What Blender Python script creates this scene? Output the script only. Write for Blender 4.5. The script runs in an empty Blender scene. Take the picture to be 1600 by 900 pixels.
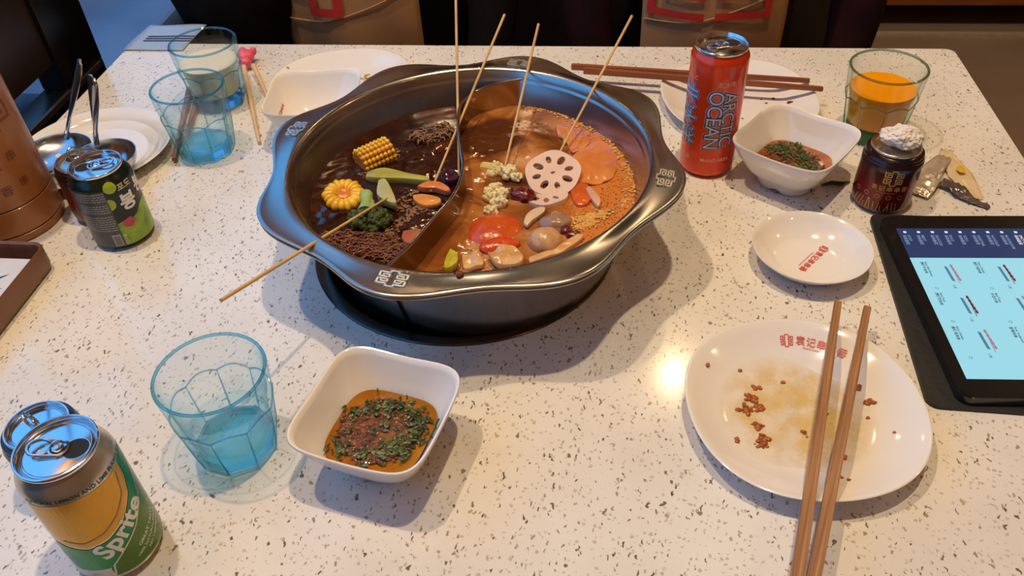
import bpy, bmesh, math, random
from mathutils import Vector, Matrix, noise as mnoise
PI = math.pi
random.seed(7)
scn = bpy.context.scene
COL = scn.collection

# ------------------------------------------------------------------ camera
FPX = 1288.64
CAM = Vector((0, 0, .52))
CR = Vector((0.99435284, 0.09808139, -0.04052745))
CU = Vector((-0.03599091, 0.67091843, 0.74065722))
CF = Vector((-0.0998353, 0.73501599, -0.67065968))
cd = bpy.data.cameras.new('camera'); cam = bpy.data.objects.new('camera', cd); COL.objects.link(cam)
cd.sensor_width = 36; cd.lens = FPX * 36 / 1600; cd.clip_start = .02
M4 = Matrix.Identity(4)
for i in range(3):
    M4[i][0] = CR[i]; M4[i][1] = CU[i]; M4[i][2] = -CF[i]; M4[i][3] = CAM[i]
cam.matrix_world = M4
scn.camera = cam

# ------------------------------------------------------------------ world, lights, exposure
scn.view_settings.view_transform = 'Standard'; scn.view_settings.look = 'None'
scn.view_settings.gamma = 1; scn.view_settings.use_curve_mapping = False
scn.view_settings.exposure = 0.0
scn.cycles.use_denoising = True
scn.cycles.max_bounces = 10; scn.cycles.transparent_max_bounces = 24
scn.cycles.sample_clamp_indirect = 4.0
w = bpy.data.worlds.new('world'); scn.world = w; w.use_nodes = True
w.node_tree.nodes['Background'].inputs[0].default_value = (1, .78, .58, 1)
w.node_tree.nodes['Background'].inputs[1].default_value = .035
LAMPS = [  # x, y, z, watts, colour : the ceiling downlights of the restaurant
    (.15, .57, 2.24, 84, (1, .79, .50)), (-.68, .68, 2.24, 74, (1, .80, .52)), (.36, 2.5, 2.24, 14, (1, .70, .38)),
    (2.5, 1.1, 2.24, 20, (1, .66, .34)), (-.7, 3.2, 2.24, 5, (1, .66, .36)), (2.5, 3.4, 2.24, 12, (1, .62, .30)),
    (1.7, -.9, 2.24, 8, (1, .64, .32))]
for i, (x, y, z, e, c) in enumerate(LAMPS):
    l = bpy.data.lights.new('downlight_bulb', 'POINT'); l.energy = e; l.color = c; l.shadow_soft_size = .032
    o = bpy.data.objects.new('downlight_bulb', l); o.location = (x, y, z); COL.objects.link(o)
DAY = ((.12, .44, 1, 1), 1.6)      # cool daylight: colour and strength of the window pane built in the wall on the left

# ------------------------------------------------------------------ helpers
def px(u, v, z=0.0):
    d = CF + CR * ((u - 800) / FPX) - CU * ((v - 450) / FPX)
    return CAM + d * ((z - CAM.z) / d.z)
def srgb(r, g, b):
    f = lambda c: (c/255/12.92) if c/255 <= .04045 else ((c/255+.055)/1.055)**2.4
    return (f(r), f(g), f(b))
MATS = {}
def mat(name, col, rough=.5, metal=0, var=.08, scale=40, spec=.5, coat=0, bump=0, bscale=200, emit=None, estr=0, sss=0):
    if name in MATS: return MATS[name]
    m = bpy.data.materials.new(name); m.use_nodes = True; MATS[name] = m
    nt = m.node_tree; b = nt.nodes['Principled BSDF']
    b.inputs['Roughness'].default_value = rough; b.inputs['Metallic'].default_value = metal
    b.inputs['Specular IOR Level'].default_value = spec; b.inputs['Coat Weight'].default_value = coat
    b.inputs['Coat Roughness'].default_value = .05
    if sss:
        b.inputs['Subsurface Weight'].default_value = sss; b.inputs['Subsurface Radius'].default_value = (.006, .003, .002)
        b.inputs['Subsurface Scale'].default_value = 1
    tc = nt.nodes.new('ShaderNodeTexCoord')
    if var:
        n = nt.nodes.new('ShaderNodeTexNoise'); n.inputs['Scale'].default_value = scale; n.inputs['Detail'].default_value = 4
        nt.links.new(tc.outputs['Object'], n.inputs['Vector'])
        r = nt.nodes.new('ShaderNodeValToRGB')
        r.color_ramp.elements[0].position = .3; r.color_ramp.elements[1].position = .7
        r.color_ramp.elements[0].color = tuple(c*(1-var) for c in col) + (1,)
        r.color_ramp.elements[1].color = tuple(min(1, c*(1+var)) for c in col) + (1,)
        nt.links.new(n.outputs['Fac'], r.inputs['Fac']); nt.links.new(r.outputs['Color'], b.inputs['Base Color'])
    else: b.inputs['Base Color'].default_value = col + (1,)
    if bump:
        n2 = nt.nodes.new('ShaderNodeTexNoise'); n2.inputs['Scale'].default_value = bscale; n2.inputs['Detail'].default_value = 3
        nt.links.new(tc.outputs['Object'], n2.inputs['Vector'])
        bp = nt.nodes.new('ShaderNodeBump'); bp.inputs['Strength'].default_value = bump; bp.inputs['Distance'].default_value = .002
        nt.links.new(n2.outputs['Fac'], bp.inputs['Height']); nt.links.new(bp.outputs['Normal'], b.inputs['Normal'])
    if emit:
        b.inputs['Emission Color'].default_value = emit + (1,); b.inputs['Emission Strength'].default_value = estr
    return m
def ramp_mat(name, stops, scale, rough=.3, detail=5, distort=0, bump=.0, bscale=None, tex='noise', stretch=(1,1,1), coat=0, metal=0, spec=.5):
    """noise-driven multi colour material"""
    if name in MATS: return MATS[name]
    m = bpy.data.materials.new(name); m.use_nodes = True; MATS[name] = m
    nt = m.node_tree; b = nt.nodes['Principled BSDF']; b.inputs['Roughness'].default_value = rough; b.inputs['Coat Weight'].default_value = coat
    b.inputs['Metallic'].default_value = metal; b.inputs['Specular IOR Level'].default_value = spec
    tc = nt.nodes.new('ShaderNodeTexCoord'); mp = nt.nodes.new('ShaderNodeMapping'); mp.inputs['Scale'].default_value = stretch
    nt.links.new(tc.outputs['Object'], mp.inputs['Vector'])
    n = nt.nodes.new('ShaderNodeTexNoise'); n.inputs['Scale'].default_value = scale; n.inputs['Detail'].default_value = detail
    n.inputs['Distortion'].default_value = distort
    nt.links.new(mp.outputs['Vector'], n.inputs['Vector'])
    r = nt.nodes.new('ShaderNodeValToRGB'); cr = r.color_ramp
    while len(cr.elements) < len(stops): cr.elements.new(.5)
    for e, (p, c) in zip(cr.elements, stops): e.position = p; e.color = tuple(c) + (1,)
    nt.links.new(n.outputs['Fac'], r.inputs['Fac']); nt.links.new(r.outputs['Color'], b.inputs['Base Color'])
    if bump:
        n2 = nt.nodes.new('ShaderNodeTexNoise'); n2.inputs['Scale'].default_value = bscale or scale*3; n2.inputs['Detail'].default_value = 4
        nt.links.new(mp.outputs['Vector'], n2.inputs['Vector'])
        bp = nt.nodes.new('ShaderNodeBump'); bp.inputs['Strength'].default_value = bump; bp.inputs['Distance'].default_value = .003
        nt.links.new(n2.outputs['Fac'], bp.inputs['Height']); nt.links.new(bp.outputs['Normal'], b.inputs['Normal'])
    return m
def glass_mat(name, face, edge, refl=.9, refr=0.0, rcol=(1,1,1), ior=1.45, power=3.0):
    """thin wall glass: light passes straight through, more tint where the wall is seen edge-on (longer path)"""
    m = bpy.data.materials.new(name); m.use_nodes = True; nt = m.node_tree
    for n in list(nt.nodes): nt.nodes.remove(n)
    out = nt.nodes.new('ShaderNodeOutputMaterial'); tr = nt.nodes.new('ShaderNodeBsdfTransparent'); gl = nt.nodes.new('ShaderNodeBsdfGlossy')
    gl.inputs['Roughness'].default_value = .02
    lw = nt.nodes.new('ShaderNodeLayerWeight'); lw.inputs['Blend'].default_value = .5
    pw = nt.nodes.new('ShaderNodeMath'); pw.operation = 'POWER'; pw.inputs[1].default_value = power
    nt.links.new(lw.outputs['Facing'], pw.inputs[0])
    mc = nt.nodes.new('ShaderNodeMix'); mc.data_type = 'RGBA'; mc.inputs[6].default_value = face + (1,); mc.inputs[7].default_value = edge + (1,)
    nt.links.new(pw.outputs[0], mc.inputs[0]); nt.links.new(mc.outputs[2], tr.inputs['Color'])
    fr = nt.nodes.new('ShaderNodeMath'); fr.operation = 'POWER'; fr.inputs[1].default_value = 5; nt.links.new(lw.outputs['Facing'], fr.inputs[0])
    mu = nt.nodes.new('ShaderNodeMath'); mu.operation = 'MULTIPLY_ADD'; mu.inputs[1].default_value = .55*refl; mu.inputs[2].default_value = .035
    nt.links.new(fr.outputs[0], mu.inputs[0])
    mx = nt.nodes.new('ShaderNodeMixShader'); nt.links.new(mu.outputs[0], mx.inputs[0]); nt.links.new(tr.outputs[0], mx.inputs[1]); nt.links.new(gl.outputs[0], mx.inputs[2])
    last = mx
    if refr:
        gg = nt.nodes.new('ShaderNodeBsdfGlass'); gg.inputs['Color'].default_value = rcol + (1,); gg.inputs['IOR'].default_value = ior; gg.inputs['Roughness'].default_value = .01
        m2 = nt.nodes.new('ShaderNodeMixShader'); m2.inputs[0].default_value = refr
        nt.links.new(mx.outputs[0], m2.inputs[1]); nt.links.new(gg.outputs[0], m2.inputs[2]); last = m2
    nt.links.new(last.outputs[0], out.inputs['Surface'])
    return m
def link(name, me, parent=None, loc=None, rot=None):
    o = bpy.data.objects.new(name, me); COL.objects.link(o)
    if loc is not None: o.location = loc
    if rot is not None: o.rotation_euler = rot
    if parent is not None: o.parent = parent
    return o
def finish(bm, name, m, parent=None, loc=None, rot=None, ang=35, smooth=True, recalc=True):
    if recalc and bm.faces: bmesh.ops.recalc_face_normals(bm, faces=bm.faces)
    me = bpy.data.meshes.new(name); bm.to_mesh(me); bm.free()
    ms = m if isinstance(m, (list, tuple)) else [m]
    for x in ms: me.materials.append(x)
    if smooth and len(me.polygons):
        me.polygons.foreach_set('use_smooth', [True]*len(me.polygons)); me.set_sharp_from_angle(angle=math.radians(ang))
    return link(name, me, parent, loc, rot)
def thing(name, label, cat, loc=(0,0,0), rotz=0, group=None):
    o = bpy.data.objects.new(name, None); COL.objects.link(o); o.location = loc; o.rotation_euler = (0,0,rotz); o.empty_display_size = .02
    return tag(o, label, cat, group)
def tag(o, label, cat, group=None, kind=None):
    o['label'] = label; o['category'] = cat
    if group: o['group'] = group
    if kind: o['kind'] = kind
    return o
def struct(o, label=None):
    o['kind'] = 'structure'
    if label: o['label'] = label
    return o
def lathe(bm, prof, n=64, c=(0,0), close=False, rf=None):
    rings = []
    for (r, z) in prof:
        if r < 1e-6: rings.append([bm.verts.new((c[0], c[1], z))])
        else:
            rings.append([bm.verts.new((c[0] + (r if rf is None else rf(r, z, 2*PI*i/n))*math.cos(2*PI*i/n),
                                        c[1] + (r if rf is None else rf(r, z, 2*PI*i/n))*math.sin(2*PI*i/n), z)) for i in range(n)])
    seq = list(zip(rings, rings[1:])) + ([(rings[-1], rings[0])] if close else [])
    for a, b in seq:
        for i in range(n):
            j = (i+1) % n
            if len(a) == 1 and len(b) == 1: continue
            if len(a) == 1: bm.faces.new((a[0], b[i], b[j]))
            elif len(b) == 1: bm.faces.new((a[i], a[j], b[0]))
            else: bm.faces.new((a[i], a[j], b[j], b[i]))
    return rings
def tube(bm, pts, r, n=10, cap=True, sq=False):
    """tube along points; r number or list; sq = square section"""
    pts = [Vector(p) for p in pts]; rs = r if isinstance(r, (list, tuple)) else [r]*len(pts)
    if sq: n = 4
    rings = []; up = Vector((0,0,1)); prev = None
    for i, p in enumerate(pts):
        t = (pts[min(i+1, len(pts)-1)] - pts[max(i-1, 0)]).normalized()
        if prev is None:
            a = t.cross(up)
            if a.length < .05: a = t.cross(Vector((1,0,0)))
            a.normalize()
        else: a = (prev - t*prev.dot(t)).normalized()
        prev = a; b = a.cross(t)
        off = PI/4 if sq else 0
        rings.append([bm.verts.new(p + (a*math.cos(off+2*PI*k/n) + b*math.sin(off+2*PI*k/n))*rs[i]) for k in range(n)])
    for a, b in zip(rings, rings[1:]):
        for k in range(n): bm.faces.new((a[k], a[(k+1)%n], b[(k+1)%n], b[k]))
    if cap: bm.faces.new(list(reversed(rings[0]))); bm.faces.new(rings[-1])
    return rings
def box(bm, x0, x1, y0, y1, z0, z1, bev=0):
    vs = [bm.verts.new((x, y, z)) for z in (z0, z1) for (x, y) in ((x0,y0),(x1,y0),(x1,y1),(x0,y1))]
    fs = [bm.faces.new([vs[i] for i in q]) for q in ((3,2,1,0),(4,5,6,7),(0,1,5,4),(1,2,6,5),(2,3,7,6),(3,0,4,7))]
    if bev:
        es = list({e for f in fs for e in f.edges}); bmesh.ops.bevel(bm, geom=es, offset=bev, segments=2, affect='EDGES', profile=.5)
def blob(bm, c, s, seed=0, amp=.15, sub=2, fr=1.5, rot=None):
    """noisy ellipsoid"""
    r = bmesh.ops.create_icosphere(bm, subdivisions=sub, radius=1)
    R = rot or Matrix.Identity(3)
    for v in r['verts']:
        k = 1 + amp*mnoise.noise(v.co*fr + Vector((seed*3.1, seed*1.7, seed*.9)))
        p = Vector((v.co.x*s[0], v.co.y*s[1], v.co.z*s[2]))*k
        v.co = R @ p + Vector(c)
def slab(bm, outline, z0, z1):
    """closed polygon extruded, outline list of (x,y)"""
    a = [bm.verts.new((x, y, z0)) for x, y in outline]; b = [bm.verts.new((x, y, z1)) for x, y in outline]
    bm.faces.new(list(reversed(a))); bm.faces.new(b)
    n = len(a)
    for i in range(n): bm.faces.new((a[i], a[(i+1)%n], b[(i+1)%n], b[i]))
def rrect(x0, x1, y0, y1, r, n=5):
    pts = []
    for (cx, cy, a0) in ((x1-r, y1-r, 0), (x0+r, y1-r, PI/2), (x0+r, y0+r, PI), (x1-r, y0+r, 1.5*PI)):
        for k in range(n+1): a = a0 + PI/2*k/n; pts.append((cx + r*math.cos(a), cy + r*math.sin(a)))
    return pts
# flat 2D art ------------------------------------------------------
def text2d(body, size=1, offset=0, shear=0, align='CENTER', spacing=1):
    cu = bpy.data.curves.new('txt', 'FONT'); cu.body = body; cu.size = size; cu.offset = offset; cu.shear = shear
    cu.align_x = align; cu.align_y = 'CENTER'; cu.space_character = spacing; cu.resolution_u = 3
    ob = bpy.data.objects.new('txt', cu); COL.objects.link(ob)
    dg = bpy.context.evaluated_depsgraph_get(); me = bpy.data.meshes.new_from_object(ob.evaluated_get(dg))
    vs = [(v.co.x, v.co.y) for v in me.vertices]; fs = [tuple(p.vertices) for p in me.polygons]
    bpy.data.objects.remove(ob); bpy.data.curves.remove(cu); bpy.data.meshes.remove(me)
    return vs, fs
def xf(art, rot=0, s=1, dx=0, dy=0, sx=1, sy=1):
    c, n = math.cos(rot)*s, math.sin(rot)*s
    return [(x*sx*c - y*sy*n + dx, x*sx*n + y*sy*c + dy) for x, y in art[0]], art[1]
def join(*arts):
    vs, fs = [], []
    for a in arts:
        k = len(vs); vs += a[0]; fs += [tuple(i+k for i in f) for f in a[1]]
    return vs, fs
def poly2d(pts): return list(pts), [tuple(range(len(pts)))]
def ell2d(cx, cy, rx, ry, n=28, a0=0): return poly2d([(cx + rx*math.cos(2*PI*i/n+a0), cy + ry*math.sin(2*PI*i/n+a0)) for i in range(n)])
def rect2d(x0, x1, y0, y1): return poly2d([(x0,y0),(x1,y0),(x1,y1),(x0,y1)])
def line2d(pts, w):
    arts = []
    for (x0, y0), (x1, y1) in zip(pts, pts[1:]):
        L = math.hypot(x1-x0, y1-y0); ux, uy = (x1-x0)/L*w/2, (y1-y0)/L*w/2
        arts.append(poly2d([(x0-ux+uy, y0-uy-ux), (x1+ux+uy, y1+uy-ux), (x1+ux-uy, y1+uy+ux), (x0-ux-uy, y0-uy+ux)]))
    return join(*arts)
def ring2d(cx, cy, r, w, n=28, a0=0, a1=2*PI): return line2d([(cx + r*math.cos(a0+(a1-a0)*i/n), cy + r*math.sin(a0+(a1-a0)*i/n)) for i in range(n+1)], w)
def emblem(s=1, w=.07):
    """the shop's square meander emblem, 1 wide"""
    arts = []
    A = [(-.5,.07), (-.5,.36), (-.14,.36), (-.14,.5), (0,.5)]
    B = [(-.5,.07), (-.14,.07), (-.14,.235), (-.36,.235), (-.36,.17)]
    for sx in (1, -1):
        for sy in (1, -1):
            arts.append(line2d([(x*sx*s, y*sy*s) for x, y in A], w*s)); arts.append(line2d([(x*sx*s, y*sy*s) for x, y in B], w*s))
    return join(*arts)
def paint(name, art, f, m, parent=None, cut=None, loc=None, rot=None, smooth=False):
    """lay 2D art on a surface given by f(u,v)->Vector; cut = spacing of the cuts that let it follow a curve"""
    bm = bmesh.new(); vs = [bm.verts.new((x, y, 0)) for x, y in art[0]]
    for fc in art[1]:
        try: bm.faces.new([vs[i] for i in fc])
        except ValueError: pass
    if cut:
        for ax in (0, 1):
            lo = min(v.co[ax] for v in bm.verts); hi = max(v.co[ax] for v in bm.verts); k = math.floor(lo/cut)+1
            while k*cut < hi:
                n = [0,0,0]; n[ax] = 1; co = [0,0,0]; co[ax] = k*cut
                bmesh.ops.bisect_plane(bm, geom=bm.verts[:]+bm.edges[:]+bm.faces[:], plane_co=co, plane_no=n, dist=1e-7); k += 1
    for v in bm.verts: v.co = f(v.co.x, v.co.y)
    return finish(bm, name, m, parent, loc, rot, smooth=smooth, recalc=False)

# ------------------------------------------------------------------ materials
def table_mat():
    m = bpy.data.materials.new('speckled_quartz'); m.use_nodes = True; nt = m.node_tree; b = nt.nodes['Principled BSDF']
    tc = nt.nodes.new('ShaderNodeTexCoord')
    col = None
    base = nt.nodes.new('ShaderNodeTexNoise'); base.inputs['Scale'].default_value = 9; base.inputs['Detail'].default_value = 6
    nt.links.new(tc.outputs['Object'], base.inputs['Vector'])
    r0 = nt.nodes.new('ShaderNodeValToRGB'); r0.color_ramp.elements[0].position = .35; r0.color_ramp.elements[1].position = .65
    r0.color_ramp.elements[0].color = srgb(222, 214, 204)+(1,); r0.color_ramp.elements[1].color = srgb(234, 227, 219)+(1,)
    nt.links.new(base.outputs['Fac'], r0.inputs['Fac']); col = r0.outputs['Color']
    def specks(scale, thr, c, dens, rot, stretch, seed):
        nonlocal col
        mp = nt.nodes.new('ShaderNodeMapping'); mp.inputs['Rotation'].default_value = (0, 0, rot); mp.inputs['Scale'].default_value = (stretch, 1, 1)
        mp.inputs['Location'].default_value = (seed, seed*.37, 0)
        dn = nt.nodes.new('ShaderNodeTexNoise'); dn.inputs['Scale'].default_value = scale*1.4; dn.inputs['Detail'].default_value = 2
        nt.links.new(tc.outputs['Object'], dn.inputs['Vector'])
        mixv = nt.nodes.new('ShaderNodeVectorMath'); mixv.operation = 'MULTIPLY_ADD'; k = .9/scale; mixv.inputs[1].default_value = (k, k, 0)
        nt.links.new(dn.outputs['Color'], mixv.inputs[0]); nt.links.new(tc.outputs['Object'], mixv.inputs[2]); nt.links.new(mixv.outputs[0], mp.inputs['Vector'])
        vo = nt.nodes.new('ShaderNodeTexVoronoi'); vo.inputs['Scale'].default_value = scale; vo.voronoi_dimensions = '2D'
        nt.links.new(mp.outputs['Vector'], vo.inputs['Vector'])
        sep = nt.nodes.new('ShaderNodeSeparateColor'); nt.links.new(vo.outputs['Color'], sep.inputs[0])
        # radius of each speck = thr * max(0, random-(1-dens))/dens
        a = nt.nodes.new('ShaderNodeMapRange'); a.inputs[1].default_value = 1-dens; a.inputs[2].default_value = 1; a.inputs[3].default_value = 0; a.inputs[4].default_value = thr
        nt.links.new(sep.outputs[0], a.inputs[0])
        ls = nt.nodes.new('ShaderNodeMath'); ls.operation = 'SUBTRACT'; nt.links.new(a.outputs[0], ls.inputs[0]); nt.links.new(vo.outputs['Distance'], ls.inputs[1])
        mr = nt.nodes.new('ShaderNodeMapRange'); mr.inputs[1].default_value = 0; mr.inputs[2].default_value = .06; nt.links.new(ls.outputs[0], mr.inputs[0])
        cc = nt.nodes.new('ShaderNodeMix'); cc.data_type = 'RGBA'; cc.inputs[6].default_value = c[0]+(1,); cc.inputs[7].default_value = c[1]+(1,)
        nt.links.new(sep.outputs[1], cc.inputs[0])
        mx = nt.nodes.new('ShaderNodeMix'); mx.data_type = 'RGBA'; nt.links.new(mr.outputs[0], mx.inputs[0]); nt.links.new(col, mx.inputs[6]); nt.links.new(cc.outputs[2], mx.inputs[7])
        col = mx.outputs[2]
    specks(260, .40, (srgb(214, 203, 188), srgb(192, 178, 160)), .40, .3, 1.0, 0)
    specks(150, .34, (srgb(196, 180, 156), srgb(160, 144, 122)), .26, .5, 1.9, 3)
    specks(128, .32, (srgb(140, 124, 104), srgb(96, 84, 72)), .16, -.9, 2.6, 7)
    specks(84, .22, (srgb(160, 145, 122), srgb(104, 94, 82)), .14, 1.2, 1.9, 11)
    nt.links.new(col, b.inputs['Base Color']); b.inputs['Roughness'].default_value = .12
    return m
M_TABLE = table_mat()
def steel_mat(name, col=(.55,.53,.5), rough=.22, scr=.06):
    m = mat(name, col, rough, 1, var=.05, scale=8)
    nt = m.node_tree; b = nt.nodes['Principled BSDF']; tc = nt.nodes.new('ShaderNodeTexCoord')
    n = nt.nodes.new('ShaderNodeTexNoise'); n.inputs['Scale'].default_value = 30; n.inputs['Detail'].default_value = 8
    nt.links.new(tc.outputs['Object'], n.inputs['Vector'])
    mr = nt.nodes.new('ShaderNodeMapRange'); mr.inputs[3].default_value = max(.03, rough-scr); mr.inputs[4].default_value = rough+scr
    nt.links.new(n.outputs['Fac'], mr.inputs[0]); nt.links.new(mr.outputs[0], b.inputs['Roughness'])
    return m
M_STEEL = steel_mat('brushed_steel', (.42,.395,.37), .25, .08)
M_STEEL_IN = steel_mat('pot_inner_steel', (.42,.37,.33), .16, .05)
M_ALU = steel_mat('can_aluminium', (.72,.72,.73), .14, .04)
M_WHITE = mat('white_porcelain', srgb(236, 228, 220), .1, var=.015, scale=6, coat=.3)
M_BLACK = mat('matte_black', (.006,.005,.005), .55, var=.2)
M_BLACKG = mat('glossy_black', (.008,.008,.008), .15, var=.1)
M_BAMBOO = ramp_mat('bamboo_skewer_wood', [(.3, srgb(196,152,92)), (.7, srgb(222,184,124))], 30, .5, stretch=(1,1,.2))
M_CHOP = ramp_mat('dark_bamboo_wood', [(.25, srgb(116,74,44)), (.5, srgb(158,110,70)), (.75, srgb(184,136,92))], 600, .45, stretch=(1,.02,1), detail=3)
M_CHOPD = ramp_mat('brown_chopstick_wood', [(.25, srgb(120,62,34)), (.75, srgb(160,92,52))], 500, .45, stretch=(1,.02,1), detail=3)
M_RED = mat('red_print', srgb(206, 52, 38), .35, var=.03)
M_GOLD = mat('gold_print', srgb(206, 160, 80), .35, .2, var=.1)
M_WPRINT = mat('white_print', srgb(236, 232, 224), .35, var=.02)
M_DARKHOLE = mat('dark_inside', (.004,.003,.003), .8, var=.1)

# ------------------------------------------------------------------ the room
FZ = -.75
M_FLOOR = ramp_mat('grey_brown_floor', [(.3, srgb(132,112,92)), (.7, srgb(146,126,105))], 5, .32, bump=.05)
def plane_box(name, m, x0, x1, y0, y1, z0, z1, label=None, bev=0, parent=None):
    bm = bmesh.new(); box(bm, x0, x1, y0, y1, z0, z1, bev); o = finish(bm, name, m, parent, smooth=bool(bev))
    return struct(o, label) if parent is None else o
plane_box('floor', M_FLOOR, -2.1, 3.1, -1.6, 4.2, FZ-.05, FZ, 'grey brown restaurant floor behind the table')
plane_box('ceiling', mat('dark_ceiling', srgb(70,52,40), .8), -2.1, 3.1, -1.6, 4.2, 2.30, 2.35)
M_WALL = mat('warm_wall', srgb(140,100,66), .7)
plane_box('wall_back', M_WALL, -2.1, 3.1, 4.15, 4.2, FZ, 2.3)
plane_box('wall_right', M_WALL, 3.05, 3.1, -1.6, 4.15, FZ, 2.3)
plane_box('wall_front', M_WALL, -2.1, 3.1, -1.6, -1.55, FZ, 2.3)
wl = bmesh.new()
box(wl, -1.20, -1.14, -1.55, 4.15, FZ, .14); box(wl, -1.20, -1.14, -1.55, 4.15, 1.82, 2.3)
box(wl, -1.20, -1.14, -1.55, -1.4, .14, 1.82); box(wl, -1.20, -1.14, 2.42, 4.15, .14, 1.82)
struct(finish(wl, 'wall_left', M_WALL, smooth=False))
m_day = bpy.data.materials.new('daylight_sky_glass'); m_day.use_nodes = True
nt = m_day.node_tree; nt.nodes.remove(nt.nodes['Principled BSDF']); em = nt.nodes.new('ShaderNodeEmission')
em.inputs[0].default_value = DAY[0]; em.inputs[1].default_value = DAY[1]
nt.links.new(em.outputs[0], nt.nodes['Material Output'].inputs[0])
win = thing('window_1', 'large daylit window in the wall on the left', 'window'); del win['category']; struct(win)
bm = bmesh.new(); box(bm, -1.185, -1.17, -1.4, 2.42, .14, 1.82); finish(bm, 'window_pane', m_day, win, smooth=False)
bm = bmesh.new()
for y in (-1.38, .1, 1.3, 2.40): box(bm, -1.165, -1.145, y-.02, y+.02, .14, 1.82)
for z in (.16, 1.80): box(bm, -1.165, -1.145, -1.4, 2.42, z-.02, z+.02)
finish(bm, 'window_frame', M_BLACK, win, smooth=False)
# downlight fittings
for i, (x, y, z, e, c) in enumerate(LAMPS):
    bm = bmesh.new(); lathe(bm, [(.052, 2.297), (.06, 2.297), (.06, 2.29), (.047, 2.29), (.043, 2.298)], 32, (x, y))
    tag(finish(bm, 'downlight', mat('downlight_trim', (.5,.48,.45), .4)), ['downlight over the right half of the table', 'downlight over the left half of the table', 'downlight beyond the far edge of the table', 'downlight over the walkway on the right', 'downlight near the window wall', 'downlight over the wooden counter', 'downlight behind the near right corner of the table'][i], 'light', 'ceiling downlights')
# cabinet with toe kick at the back right
cab = thing('counter_cabinet', 'wooden counter standing on the floor behind, the shade under it coloured black', 'cabinet', (1.7, 2.95, FZ))
M_WOODF = ramp_mat('orange_wood_veneer', [(.3, srgb(122,60,24)), (.7, srgb(150,80,36))], 6, .4, stretch=(1,1,8))
bm = bmesh.new(); box(bm, -1.2, 1.3, -.22, .3, .092, .95, .004); finish(bm, 'front_panel', M_WOODF, cab)
bm = bmesh.new(); box(bm, -1.19, 1.29, .0, .29, 0, .092); finish(bm, 'recessed_base', M_BLACK, cab, smooth=False)  # black colour stands for the shade under the counter
bm = bmesh.new(); box(bm, -1.22, 1.32, -.25, .32, .95, .99, .004); finish(bm, 'worktop', mat('counter_stone', srgb(120,110,100), .3), cab)
bm = bmesh.new(); box(bm, .5, 3.0, 2.700, 2.722, FZ, FZ+.008); struct(finish(bm, 'trim_1', mat('brass_floor_strip', srgb(168,150,122), .4), smooth=False))
# low partition along the left edge of the table
part = thing('booth_partition', 'low black framed partition with a brown panel beyond the bamboo holder', 'partition', (-.76, .9, FZ))
bm = bmesh.new()
box(bm, -.04, 0, -1.6, .2, 0, .712, .002); box(bm, -.04, 0, .098, .2, .712, .915, .002); box(bm, -.04, 0, -1.6, .098, .895, .915, .002); box(bm, -.04, 0, -1.6, -1.5, .712, .895, .002)
finish(bm, 'frame', mat('black_frame_paint', (.004,.0035,.003), .35), part)
bm = bmesh.new(); box(bm, -.03, -.008, -1.5, .098, .752, .897); finish(bm, 'panel', mat('brown_panel', srgb(44,30,22), .35), part, smooth=False)
bm = bmesh.new(); box(bm, -.002, .003, -1.58, .19, .704, .712); finish(bm, 'moulding', mat('brown_moulding', srgb(48,40,34), .4), part, smooth=False)
# wall panel and added ledge, the window's blue light put into their colour
m_bl = ramp_mat('window_lit_vinyl', [(.3, srgb(66,96,146)), (.7, srgb(84,118,170))], 6, .35, bump=.3, bscale=9)
bm = bmesh.new(); box(bm, -1.139, -1.11, -1.5, 4.1, FZ+.01, .10, .008); struct(finish(bm, 'trim_2', m_bl), 'padded panel on the wall below the window, window light put into its blue')
ld = thing('added_ledge', 'added padded ledge past the far left table corner, window light put into its blue', 'ledge', (-.95, 2.0, FZ))  # added surface to catch the blue light of the window
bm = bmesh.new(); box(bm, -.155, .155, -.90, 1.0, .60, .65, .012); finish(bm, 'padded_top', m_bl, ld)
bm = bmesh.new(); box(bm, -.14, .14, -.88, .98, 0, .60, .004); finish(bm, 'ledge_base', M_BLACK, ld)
# bench behind the two guests
be = thing('booth_bench', 'black padded bench behind the seated guests', 'bench', (-.15, 1.5, FZ))
M_LEATH = mat('black_leather', (.010,.006,.006), .5, bump=.2)
bm = bmesh.new(); box(bm, -.62, .62, -.22, .22, .3, .40, .03); finish(bm, 'seat', M_LEATH, be)
bm = bmesh.new(); box(bm, -.62, .62, .16, .30, .36, .98, .03); finish(bm, 'backrest', M_LEATH, be)
bm = bmesh.new(); box(bm, -.6, .6, -.18, .24, 0, .3, .004); finish(bm, 'base', M_BLACK, be)

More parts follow.
